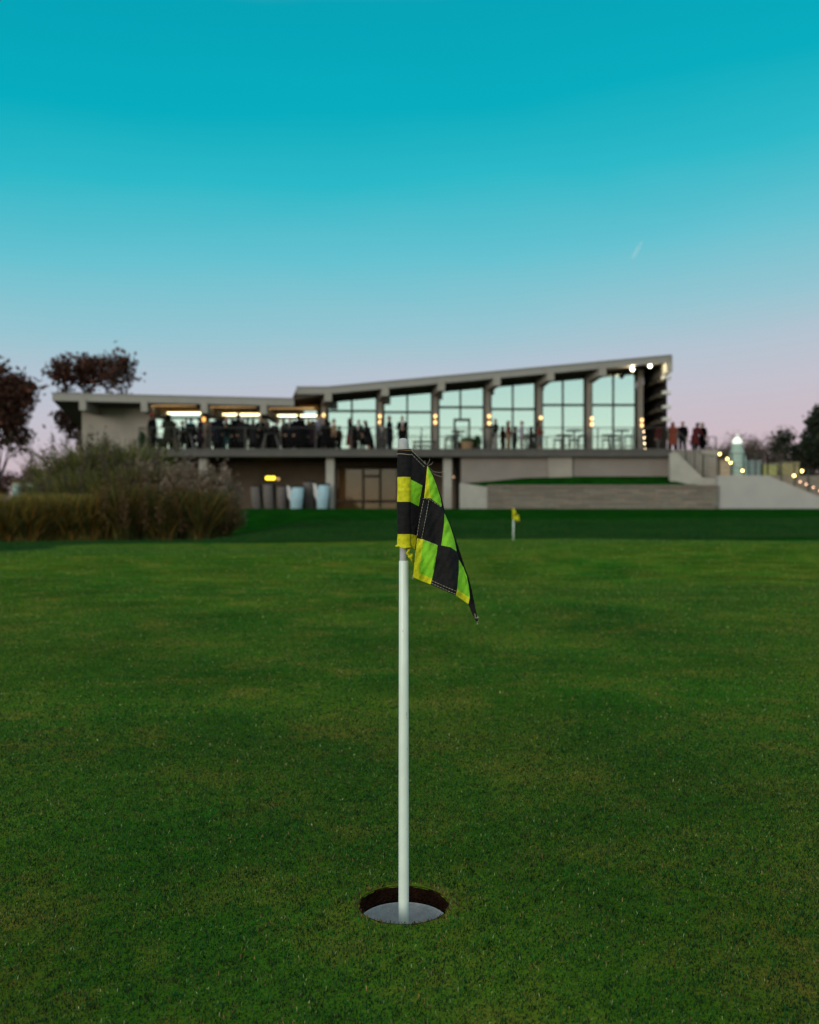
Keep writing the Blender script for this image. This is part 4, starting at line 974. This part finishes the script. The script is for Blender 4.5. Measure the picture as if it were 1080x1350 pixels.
tall = [(76, 23.5, .75, .72), (112, 22.5, .95, 1.08), (158, 23, .95, 1.15), (70, 21.0, .55, .55), (104, 21.0, .6, .70), (142, 21.2, .75, .78), (186, 21.8, .75, .86)]
for k, (px, Yq, a, b) in enumerate(sorted(tall)):
    clump(g_olive, 'tall_grass', 'olive green tall grass clump, %s from the left in the back of the bed' % ORD[k], px, Yq, a, b, 'tall olive grasses in the bed', k*1.3)
pl = [(205, 22.4, 1.0, 1.12), (232, 21.6, .95, 1.08), (258, 22.0, .95, 1.05), (279, 22.6, .7, .82), (245, 20.4, .8, .80), (215, 20.6, .8, .75), (274, 20.8, .65, .72)]
for k, (px, Yq, a, b) in enumerate(sorted(pl)):
    clump(g_plume, 'plume_grass', 'plume topped dusky grass clump, %s from the left near the terrace column' % ORD[k], px, Yq, a, b, 'plume grasses in the bed', k*1.7+.4)
am = [(-22, 19.0, 1.1, 1.0), (8, 18.8, 1.1, .95), (35, 18.9, 1.05, .85), (62, 19.2, 1.05, 1.0), (90, 19.3, 1.0, 1.0), (116, 19.4, .95, .98)]
for k, (px, Yq, a, b) in enumerate(am):
    clump(g_amber, 'amber_grass', 'low amber grass clump at the left, %s in the front row of the bed' % ORD[k], px, Yq, a, b, 'amber grasses in the front row', k*2.1)
ru = [(140, 19.5, .9, .85), (166, 19.4, .9, 1.2), (193, 19.7, .85, .8), (217, 19.5, .9, 1.05), (243, 19.9, .85, .85), (262, 19.7, .85, 1.1), (277, 20.1, .75, .8), (291, 20.5, .6, .65)]
for k, (px, Yq, a, b) in enumerate(ru):
    clump(g_rust, 'rust_grass', 'low rust brown grass clump, %s after the amber clumps in the front row' % ORD[k], px, Yq, a, b, 'rust grasses in the front row', k*1.9+.7)

# ------------------------------------------------------------------ trees
M_BARK = mat('bark', (0.035,0.025,0.02), .95, .3, 4, .6, 20)
def tree(name, label, base, hgt, width, seed, cols, leaf, nleaf, clump_r, trunk_frac=.35, group=None, cat='tree', depth=4, rtr=None):
    r = random.Random(seed); nr = np.random.default_rng(seed)
    t = thing(name, label, cat, base, 0, group); b = Vector(base)
    mb = MB(); tips = []
    def grow(p, d, L, rad_, lev):
        pts = [p]; rr = [rad_]; q = p
        for k in range(4):
            d = (d + Vector((r.uniform(-.22,.22), r.uniform(-.22,.22), r.uniform(-.08,.20)))).normalized(); q = q + d*L/4; pts.append(q); rr.append(rad_*(1-.11*(k+1)))
        mb.tube(pts, rr, 7 if lev < 2 else 5, cap=lev == 0)
        if lev >= 2: tips.append(pts[-1])
        
        if lev >= depth: return
        for k in range(r.choice((2, 3, 3)) + (2 if lev == 0 else 0)):
            s_ = pts[-1] if k < 2 else pts[r.choice((2, 3))]
            a = r.uniform(0, 2*math.pi); o_ = Vector((math.cos(a)*width/hgt*2.1, math.sin(a)*width/hgt*2.1, r.uniform(.1, .9)))
            grow(s_, (d*.55 + o_).normalized(), (hgt*.24 if lev == 0 else L)*r.uniform(.62,.82), rr[-1]*.62, lev+1)
    grow(b - Vector((0,0,.2)), Vector((0,0,1)), hgt*trunk_frac, rtr or hgt*.022, 0)
    # fit to the wanted size
    zs_ = max(p.z for p in tips)-b.z; ws_ = max(max(abs(p.x-b.x), abs(p.y-b.y)) for p in tips); fz, fw = (hgt-clump_r*.7)/zs_, (width/2-clump_r*.6)/ws_
    fit = lambda p: Vector((b.x+(p.x-b.x)*fw, b.y+(p.y-b.y)*fw, b.z+(p.z-b.z)*fz))
    for v in mb.bm.verts: v.co = fit(v.co)
    tp = np.array([fit(p) for p in tips])
    mb.build('trunk', M_BARK, t, True)
    c = tp[nr.integers(0, len(tp), nleaf)] + nr.normal(0, 1, (nleaf, 3))*np.array((clump_r, clump_r, clump_r*.8))*.42
    V, q, cc = leaves(c - np.array(b), leaf, cols, nr)
    link('crown', np_mesh('crown', V, q, cc), M_LEAF, t)
    return t
OAK = [(0.085, 0.033, 0.0261), (0.0595, 0.027, 0.0203), (0.119, 0.045, 0.0319), (0.0476, 0.03, 0.0203)]
DKG = [(.018,.030,.016), (.012,.022,.012), (.030,.042,.020), (.022,.026,.016)]
BRN = [(.15,.105,.092), (.12,.085,.074), (.17,.125,.11)]
def gz(px, Yq): x = PX(px, Yq); return (x, Yq, float(h_all(np.array(x), np.array(float(Yq)))))
tree('oak_tree', 'tall dark reddish oak at the left edge of the picture', gz(-4, 60), PZ(470, 60)-.6, 5.6, 5, OAK, .34, 5200, .74, .17, 'russet trees behind the clubhouse')
tree('oak_tree', 'dark reddish oak rising behind the left end of the clubhouse roof', gz(121, 66), PZ(462, 66)-.6, 6.4, 8, OAK, .34, 6000, .90, .36, 'russet trees behind the clubhouse')
tree('low_tree', 'low dark brown tree beyond the sign board at the left', gz(40, 85), 4.4, 4.5, 21, OAK, .25, 2200, .7, .2, 'low trees on the left skyline')
tree('low_tree', 'low dark brown tree cut off by the left edge', gz(-6, 85), 4.0, 4.5, 22, OAK, .25, 2200, .7, .2, 'low trees on the left skyline')
tree('evergreen_tree', 'dark evergreen tree cut off by the right edge', gz(1075, 60), PZ(534, 60)-.6, 6.2, 31, DKG, .34, 8000, .70, .25)
tree('evergreen_shrub', 'dark evergreen shrub below the tree at the right edge', (PX(1074, 52), 52, 2.08), 3.2, 4.4, 33, DKG, .18, 8000, .5, .15, cat='shrub')
for k, (px, py, wd, lb) in enumerate(((950, 577, 4.2, 'low hazy brown tree directly left of the cone lamp'), (990, 566, 5.2, 'rounded hazy brown tree behind the cone lamp'), (1025, 561, 4.6, 'taller hazy brown tree right of the cone lamp'), (1062, 585, 4.5, 'low hazy brown tree half hidden by the evergreen'))):
    tree('bare_tree', lb, gz(px, 80), PZ(py, 80)-.6, wd, 40+k, BRN, .15, 7000, .85, .2, 'thin brown trees on the right skyline', rtr=.1)

# contrail
a, b = P(833.5, 341, 6000), P(847, 318, 6000)
m = bpy.data.materials.new('contrail'); m.use_nodes = True; nt = m.node_tree; pb = nt.nodes['Principled BSDF']; pb.inputs['Base Color'].default_value = (.9,.88,.88,1); pb.inputs['Alpha'].default_value = .06
pb.inputs['Roughness'].default_value = 1
mb = MB(); mb.tube([a.lerp(b, k/8) for k in range(9)], [3+9*math.sin(math.pi*(.15+.8*k/8)) for k in range(9)], 10); o = mb.build('contrail', m, None, True); tag(o, 'short faint white contrail high in the sky at the right', 'contrail')

# ------------------------------------------------------------------ people
def remesh(mb, name, vox, smooth_it=3):
    me0 = mb.mesh('raw'); o = bpy.data.objects.new('raw', me0); COL.objects.link(o)
    r = o.modifiers.new('r', 'REMESH'); r.mode = 'VOXEL'; r.voxel_size = vox
    s_ = o.modifiers.new('s', 'SMOOTH'); s_.factor = .5; s_.iterations = smooth_it
    dg = bpy.context.evaluated_depsgraph_get(); me = bpy.data.meshes.new_from_object(o.evaluated_get(dg)); me.name = name
    bpy.data.objects.remove(o); bpy.data.meshes.remove(me0)
    me.polygons.foreach_set('use_smooth', [True]*len(me.polygons)); me.materials.clear()
    return me
POSES = {   # per side: elbow, wrist, finger direction
 'still':  {-1: ((-.245,.02,1.13), (-.235,-.05,.88), (0,-.15,-1)), 1: ((.245,.02,1.13), (.235,-.05,.88), (0,-.15,-1))},
 'drink':  {-1: ((-.25,.0,1.14), (-.13,-.24,1.24), (.35,-.5,.75)), 1: ((.245,.03,1.13), (.24,-.03,.88), (0,-.1,-1))},
 'clasp':  {-1: ((-.26,.0,1.14), (-.06,-.22,1.07), (.9,-.25,-.1)), 1: ((.26,.0,1.14), (.06,-.24,1.10), (-.9,-.2,-.1))},
 'lean':   {-1: ((-.24,-.10,1.16), (-.20,-.34,1.06), (.2,-1,-.2)), 1: ((.24,-.10,1.16), (.20,-.34,1.06), (-.2,-1,-.2))},
 'reach':  {-1: ((-.36,-.10,1.30), (-.50,-.26,1.42), (-.6,-.5,.5)), 1: ((.25,.0,1.14), (.14,-.22,1.12), (-.5,-.8,0))},
}
def tf(pose):
    if pose != 'lean': return lambda p: Vector(p)
    R_ = Matrix.Rotation(math.radians(16), 3, 'X'); o = Vector((0, 0, .95))
    return lambda p: (o + R_ @ (Vector(p)-o)) if p[2] > .9 else Vector(p)
def arms(mb, pose, T, g, hands=True, zcut=None):
    for s_ in (-1, 1):
        sh = T((.175*s_, .01, 1.41)); el, wr, fd = POSES[pose][s_]; el, wr = T(el), T(wr); fd = Vector(fd).normalized()
        mb.cap(sh, el, .052+g, .041+g); mb.cap(el, wr, .042+g, .028+g*1.1)
        if hands:
            side = fd.cross(Vector((0, 1, 0))); side = side.normalized() if side.length > .2 else Vector((1, 0, 0)); nrm = fd.cross(side)
            pe = wr + fd*.085
            for q in (-.025, 0, .025): mb.cap(wr+fd*.02+side*q*.7, pe+side*q, .016, .014, 8)
            for k, L in enumerate((.062, .075, .072, .056)):
                a = pe + side*(k-1.5)*.019; m_ = a + (fd + nrm*.18)*L*.55; mb.cap(a, m_, .0095, .009, 8); mb.cap(m_, m_ + (fd*.8 + nrm*.5)*L*.5, .009, .0075, 8)
            a = wr + fd*.03 + side*.032; mb.cap(a, a + (side*.6 + fd*.7)*.045, .012, .010, 8); mb.cap(a + (side*.6 + fd*.7)*.045, a + (side*.4 + fd)*.075, .010, .008, 8)
def legs(mb, g, z0=.08, feet=True):
    for s_ in (-1, 1):
        hp, kn, an = Vector((.09*s_, 0, .93)), Vector((.105*s_, -.02, .50)), Vector((.115*s_, .02, z0))
        mb.cap(hp, kn, .088+g, .056+g); mb.cap(kn, an, .055+g, .038+g*1.3); mb.ell((.108*s_, .025, .36), (.052+g, .055+g, .12))
        if feet: mb.cap((.115*s_, .045, .045), (.125*s_, -.15, .03), .042, .03)
def body_mesh(pose):
    mb = MB(); T = tf(pose)
    mb.ell(T((0,-.005,1.645)), (.077,.097,.118)); mb.ell(T((0,-.032,1.585)), (.055,.064,.058)); mb.cap(T((0,-.098,1.65)), T((0,-.116,1.622)), .010, .014, 8)
    mb.cap(T((-.03,-.088,1.668)), T((.03,-.088,1.668)), .013, .013, 8)   # brow
    mb.cap(T((-.018,-.092,1.585)), T((.018,-.092,1.585)), .010, .010, 8)  # lips
    for s_ in (-1, 1): mb.ell(T((.077*s_,.008,1.638)), (.012,.024,.032))
    mb.cap(T((0,.015,1.42)), T((0,.0,1.58)), .062, .054)
    mb.ell(T((0,.0,1.29)), (.165,.112,.20)); mb.ell(T((0,0,1.10)), (.148,.105,.2)); mb.ell(T((0,.01,.95)), (.165,.12,.14)); mb.cap(T((-.16,.01,1.41)), T((.16,.01,1.41)), .062, .062)
    arms(mb, pose, T, 0); legs(mb, 0)
    return remesh(mb, 'body', .0075)
def top_mesh(pose, kind):
    mb = MB(); T = tf(pose); g = .02
    mb.ell(T((0,.0,1.29)), (.165+g,.112+g,.20)); mb.ell(T((0,0,1.10)), (.150+g,.108+g,.21)); mb.ell(T((0,.01,.95)), (.165+g,.12+g,.16)); mb.cap(T((-.165,.01,1.41)), T((.165,.01,1.41)), .068, .068); mb.cap(T((0,.02,1.42)), T((0,.01,1.485)), .085, .07)
    arms(mb, pose, T, g*.9, False)
    if kind == 'jacket': mb.frustum(.78, (.195,.150), .98, (.178,.135), cy=.01)
    if kind == 'coat': mb.frustum(.42, (.26,.22), 1.0, (.182,.142), cy=.01)
    if kind == 'dress': mb.frustum(.30, (.27,.24), .98, (.172,.135), cy=.01)
    return remesh(mb, kind, .014, 5)
cache = {}
def get(kind, pose=None):
    k = (kind, pose)
    if k not in cache:
        if kind == 'body': cache[k] = body_mesh(pose)
        elif kind in ('jacket', 'coat', 'dress'): cache[k] = top_mesh(pose, kind)
        elif kind == 'trousers': mb = MB(); legs(mb, .024, .075, False); mb.ell((0,.01,.94), (.178,.135,.14)); cache[k] = remesh(mb, 'trousers', .014, 4)
        elif kind == 'skirt': mb = MB(); mb.frustum(.30, (.25,.22), .95, (.18,.14), cy=.01); cache[k] = remesh(mb, 'skirt', .016, 4)
        elif kind == 'shoe': mb = MB(); mb.cap((.0,.055,.045), (.01,-.16,.034), .050, .040); mb.ell((.0,.05,.075), (.05,.055,.05)); cache[k] = remesh(mb, 'shoe', .012, 3)
        elif kind == 'short_hair':
            mb = MB(); T = tf(pose); mb.ell(T((0,.022,1.675)), (.086,.092,.105)); mb.ell(T((0,.05,1.63)), (.080,.070,.095)); mb.ell(T((0,-.04,1.735)), (.062,.055,.035)); cache[k] = remesh(mb, 'hair', .012, 3)
        elif kind == 'long_hair':
            mb = MB(); T = tf(pose); mb.ell(T((0,.022,1.675)), (.090,.098,.108)); mb.ell(T((0,.07,1.55)), (.095,.06,.20)); mb.ell(T((.07,.02,1.56)), (.03,.05,.13)); mb.ell(T((-.07,.02,1.56)), (.03,.05,.13)); mb.ell(T((0,-.04,1.735)), (.062,.055,.035)); cache[k] = remesh(mb, 'hair', .012, 3)
        elif kind == 'cap':
            mb = MB(); T = tf(pose); mb.ell(T((0,.012,1.705)), (.094,.108,.075)); mb.ell(T((0,-.11,1.69)), (.07,.085,.012)); cache[k] = remesh(mb, 'cap', .009, 2)
        elif kind == 'shirt_front':
            mb = MB(); T = tf(pose); g = .0
            for k2 in range(6):
                u = k2/5; z = 1.44-.30*u; w_ = .075*(1-u)+.008; mb.ell(T((0, -.098-.028*min(1,u*2.2), z)), (w_, .020, .04), 10, 6)
            cache[k] = remesh(mb, 'shirt_front', .010, 2)
        elif kind == 'tie': 
            mb = MB(); T = tf(pose); mb.ell(T((0,-.146,1.33)), (.022,.012,.12), 10, 8); cache[k] = remesh(mb, 'tie', .006, 1)
        elif kind == 'scarf': mb = MB(); T = tf(pose); mb.ell(T((0,0,1.47)), (.125,.115,.06)); mb.ell(T((.03,-.135,1.36)), (.06,.03,.12)); cache[k] = remesh(mb, 'scarf', .012, 3)
    return cache[k]
def skin_mat():
    if 'skin' in MATS: return MATS['skin']
    m = mat('skin', (0.40,0.24,0.17), .55, .08, 12); nt = m.node_tree; b = nt.nodes['Principled BSDF']
    src = b.inputs['Base Color'].links[0].from_socket
    tc = nt.nodes.new('ShaderNodeTexCoord'); last = src
    for pos, rr, col in (((.031,-.088,1.650), .013, (.03,.02,.02)), ((-.031,-.088,1.650), .013, (.03,.02,.02)), ((0,-.100,1.585), .02, (.30,.10,.09))):
        d = nt.nodes.new('ShaderNodeVectorMath'); d.operation = 'DISTANCE'; d.inputs[1].default_value = pos; nt.links.new(tc.outputs['Object'], d.inputs[0])
        lt_ = nt.nodes.new('ShaderNodeMath'); lt_.operation = 'LESS_THAN'; lt_.inputs[1].default_value = rr; nt.links.new(d.outputs['Value'], lt_.inputs[0])
        mx_ = nt.nodes.new('ShaderNodeMixRGB'); nt.links.new(lt_.outputs[0], mx_.inputs[0]); nt.links.new(last, mx_.inputs[1]); mx_.inputs[2].default_value = (*col, 1); last = mx_.outputs[0]
    nt.links.new(last, b.inputs['Base Color'])
    return m
PAL = {'black': (.004,.004,.005), 'navy': (.006,.007,.013), 'char': (.013,.013,.015), 'grey': (.10,.095,.10), 'lgrey': (.22,.21,.21), 'brown': (.028,.017,.011), 'tan': (.24,.16,.10), 'red': (.30,.03,.02), 'rust': (.17,.045,.03),
       'wine': (.07,.015,.018), 'blue': (.02,.26,.42), 'teal': (.015,.045,.05), 'white': (.60,.58,.58), 'lav': (.30,.27,.36), 'olive': (.020,.020,.014), 'plum': (.014,.008,.014), 'pink': (.45,.25,.26), 'blond': (.26,.17,.08), 'silver': (.38,.37,.37)}
def cm(c): return mat('cloth_'+c+'_wear', PAL[c], .95, .15, 12, .2, 200, spec=.04)
def put(name, me, m, parent):
    o = bpy.data.objects.new(name, me); COL.objects.link(o); o.parent = parent
    if not me.materials: me.materials.append(m)
    o.material_slots[0].link = 'OBJECT'; o.material_slots[0].material = m
    return o
def person(label, px, row, Yq, pose='still', top='jacket', tc_='black', bot='trousers', bc='black', hair='short_hair', hc='black', yaw=0, group='guests on the terrace', zf=None, shirt=None, tie=None, cap=None, scarf=None, sx=1.0):
    zf = DZ if zf is None else zf
    hgt = PZ(row, Yq) - zf; k = max(.80, min(1.12, hgt/1.765))
    x = PX(px, Yq)
    body = put('person', get('body', pose), skin_mat(), None); body.location = (x, Yq, zf); body.rotation_euler = (0, 0, math.radians(yaw)); body.scale = (k*sx, k*sx, k)
    tag(body, label, 'person', group)
    put(top, get(top, pose), cm(tc_), body)
    if top != 'dress': put(bot, get(bot), cm(bc), body)
    if hair: put('hair', get(hair, pose), cm(hc), body)
    for s_ in (-1, 1):
        o = put('shoe', get('shoe'), cm('black'), body); o.location = (.115*s_, 0, 0)
    if shirt: put('shirt_front', get('shirt_front', pose), cm(shirt), body)
    if tie: put('tie', get('tie', pose), cm(tie), body)
    if cap: put('cap', get('cap', pose), cm(cap), body)
    if scarf: put('scarf', get('scarf', pose), cm(scarf), body)
    return body
PP = person
PP('guest in a red cap and dark coat at the left end of the terrace', 201, 545.5, 42.9, 'still', 'coat', 'black', hair='short_hair', yaw=150, cap='red')
PP('large guest in a long olive black coat second from the left', 222, 546, 42.8, 'clasp', 'coat', 'olive', yaw=160, sx=1.25, hair='long_hair')
PP('shorter guest in dark clothes left of the blue scarf', 241, 559, 43.2, 'clasp', 'coat', 'black', yaw=100)
PP('guest with a bright blue scarf beside the splayed table', 252, 551, 43.6, 'drink', 'jacket', 'black', yaw=200, scarf='blue', hc='brown')
PP('guest in a dark brown coat right of the blue scarf', 264, 550, 42.9, 'still', 'coat', 'plum', yaw=120, sx=1.15)
PP('short guest with a wine red top below the orange lamp', 277, 562, 43.4, 'drink', 'jacket', 'wine', bc='grey', yaw=-60, hc='brown')
PP('tall guest in a dark jacket right of the orange lamp', 286, 547, 42.9, 'still', 'coat', 'navy', yaw=170, hc='brown')
PP('guest with a pink face and teal trousers in the crowded middle of the left wing', 299, 551, 43.1, 'drink', 'jacket', 'black', bc='teal', yaw=20, hc='pink')
PP('tall black haired guest beside a light haired one', 314.5, 545.5, 43.0, 'clasp', 'coat', 'black', yaw=190, sx=1.15)
PP('light haired guest in a black coat in the crowded middle', 319.5, 550, 42.7, 'still', 'coat', 'char', yaw=200, hc='silver')
PP('guest with dark plum hair turned away in the crowded middle', 327, 552, 43.3, 'still', 'jacket', 'plum', bc='tan', yaw=170, hc='plum')
PP('guest in a charcoal jacket left of the tan haired woman', 334, 553, 42.8, 'still', 'coat', 'char', yaw=150, sx=1.1)
PP('tan haired woman with a grey scarf by the third beam', 343.5, 549.5, 43.0, 'clasp', 'coat', 'black', hair='long_hair', hc='blond', yaw=-10, scarf='grey')
PP('short guest with a tan face behind the splayed legs', 354.5, 560, 43.5, 'drink', 'jacket', 'char', yaw=30, hc='brown')
PP('bending guest in dark clothes with bare hands by the small table', 362, 566, 43.0, 'lean', 'jacket', 'plum', yaw=70, hc='brown')
PP('guest with brown hair left of the grey haired man', 373.5, 553, 43.7, 'still', 'jacket', 'brown', yaw=-100, hc='brown')
PP('grey haired man in a dark suit with a pale lapel', 382.5, 549.5, 42.8, 'still', 'jacket', 'navy', yaw=-20, hc='silver', shirt='lgrey')
PP('broad guest in a black suit seen from behind', 394, 547, 42.9, 'clasp', 'coat', 'black', yaw=180, sx=1.22)
PP('guest with blond hair behind the black suits', 407, 553, 44.0, 'drink', 'jacket', 'olive', yaw=10, hair='long_hair', hc='blond')
PP('guest in a dark plum coat left of the lavender shirt', 413, 555, 43.0, 'still', 'coat', 'plum', yaw=150)
PP('guest in a lavender shirt under the first sconce', 420.5, 546.5, 43.4, 'still', 'jacket', 'lav', yaw=70, hc='brown')
PP('dark dressed guest in front of the first sconce', 429, 556, 42.8, 'clasp', 'coat', 'black', yaw=-150, sx=1.1)
PP('guest in a tan jacket and white scarf in the first glass bay', 440, 552.5, 42.9, 'drink', 'jacket', 'tan', yaw=-60, hc='black', scarf='white')
PP('slim dark haired woman with a wine red skirt', 461.5, 551.5, 42.9, 'still', 'jacket', 'black', 'skirt', 'wine', hair='long_hair', yaw=90)
PP('man in a charcoal suit and white shirt between two women', 473, 553.5, 43.0, 'drink', 'jacket', 'char', yaw=-20, shirt='white', bc='black')
PP('woman in black leaning toward the man in charcoal', 485.5, 555.5, 42.9, 'lean', 'dress', 'black', hair='long_hair', yaw=-70)
PP('guest in a grey suit standing against the second column', 503, 561, 43.6, 'still', 'jacket', 'grey', bc='grey', yaw=10, hc='brown', shirt='white')
PP('man in a slim navy suit right of the second column', 513, 548.5, 42.9, 'clasp', 'jacket', 'navy', bc='navy', yaw=-70)
PP('man in a dark suit with pale shirt and pink tie above the flag', 530.5, 548.5, 42.9, 'clasp', 'jacket', 'black', yaw=0, shirt='white', tie='pink')
PP('dark dressed guest between the pink faced guest and the tall navy jacket', 292.5, 554, 43.6, 'still', 'coat', 'black', yaw=160, sx=1.1)
PP('guest in a black coat behind the pink faced guest', 306, 553, 43.9, 'still', 'coat', 'black', yaw=190, sx=1.15)
PP('guest in a black coat right of the grey haired man', 388, 554, 43.6, 'still', 'coat', 'black', yaw=175, sx=1.1)
PP('guest in a dark coat beside the broad black suit', 400, 553, 43.2, 'still', 'coat', 'navy', yaw=160, sx=1.1)
PP('guest in black between the lavender shirt and the tan jacket', 434.5, 558, 43.6, 'still', 'coat', 'black', yaw=150)
for px_, row_, lb_ in ((378, 557, 'guest in black in the back row left of the grey haired man'), (410, 557, 'guest in black in the back row between the blond and plum guests'), (417, 556, 'guest in black in the back row left of the lavender shirt'), (425, 560, 'guest in black in the back row right of the lavender shirt')):
    PP(lb_, px_, row_, 44.35, 'clasp', 'coat', 'black', yaw=random.uniform(100, 250), sx=random.uniform(1.1, 1.25))
PP('man in a black jacket and grey trousers reaching across the table', 653, 552.5, 43.2, 'reach', 'jacket', 'black', bc='lgrey', yaw=-60)
PP('woman in a rust red top and tan trousers facing the reaching man', 670.5, 555, 43.3, 'clasp', 'jacket', 'rust', bc='tan', yaw=60, hair='long_hair')
PP('dark haired guest in a pale lavender jacket at the middle table', 688, 557.5, 43.3, 'drink', 'jacket', 'lav', bc='lgrey', yaw=-80)
PP('woman in a red top and long grey skirt by the fifth column', 711, 555, 43.2, 'clasp', 'jacket', 'rust', 'skirt', 'grey', hair='long_hair', yaw=80)
PP('guest in a long rust red coat standing nearest the fin wall on the side terrace', 887, 560.5, 43.6, 'still', 'coat', 'rust', yaw=170, hair='long_hair', hc='rust', sx=1.2, zf=DZ-.02, group='guests on the side terrace')
PP('man in a dark suit standing tall on the side terrace', 900, 556, 43.6, 'still', 'jacket', 'black', yaw=-40, sx=1.15, zf=DZ-.02, group='guests on the side terrace')
PP('guest in wine red bending on the side terrace', 916.5, 566, 43.6, 'lean', 'coat', 'wine', yaw=120, sx=1.2, zf=DZ-.02, group='guests on the side terrace')
PP('dark dressed guest at the right end of the side terrace', 926, 567.5, 44.0, 'drink', 'coat', 'black', yaw=-60, sx=1.15, zf=DZ-.02, group='guests on the side terrace')
PP('guest in dull plum clothes standing behind the fin wall end', 870.5, 566, 44.2, 'still', 'jacket', 'wine', bc='grey', yaw=170, hc='brown', zf=DZ)
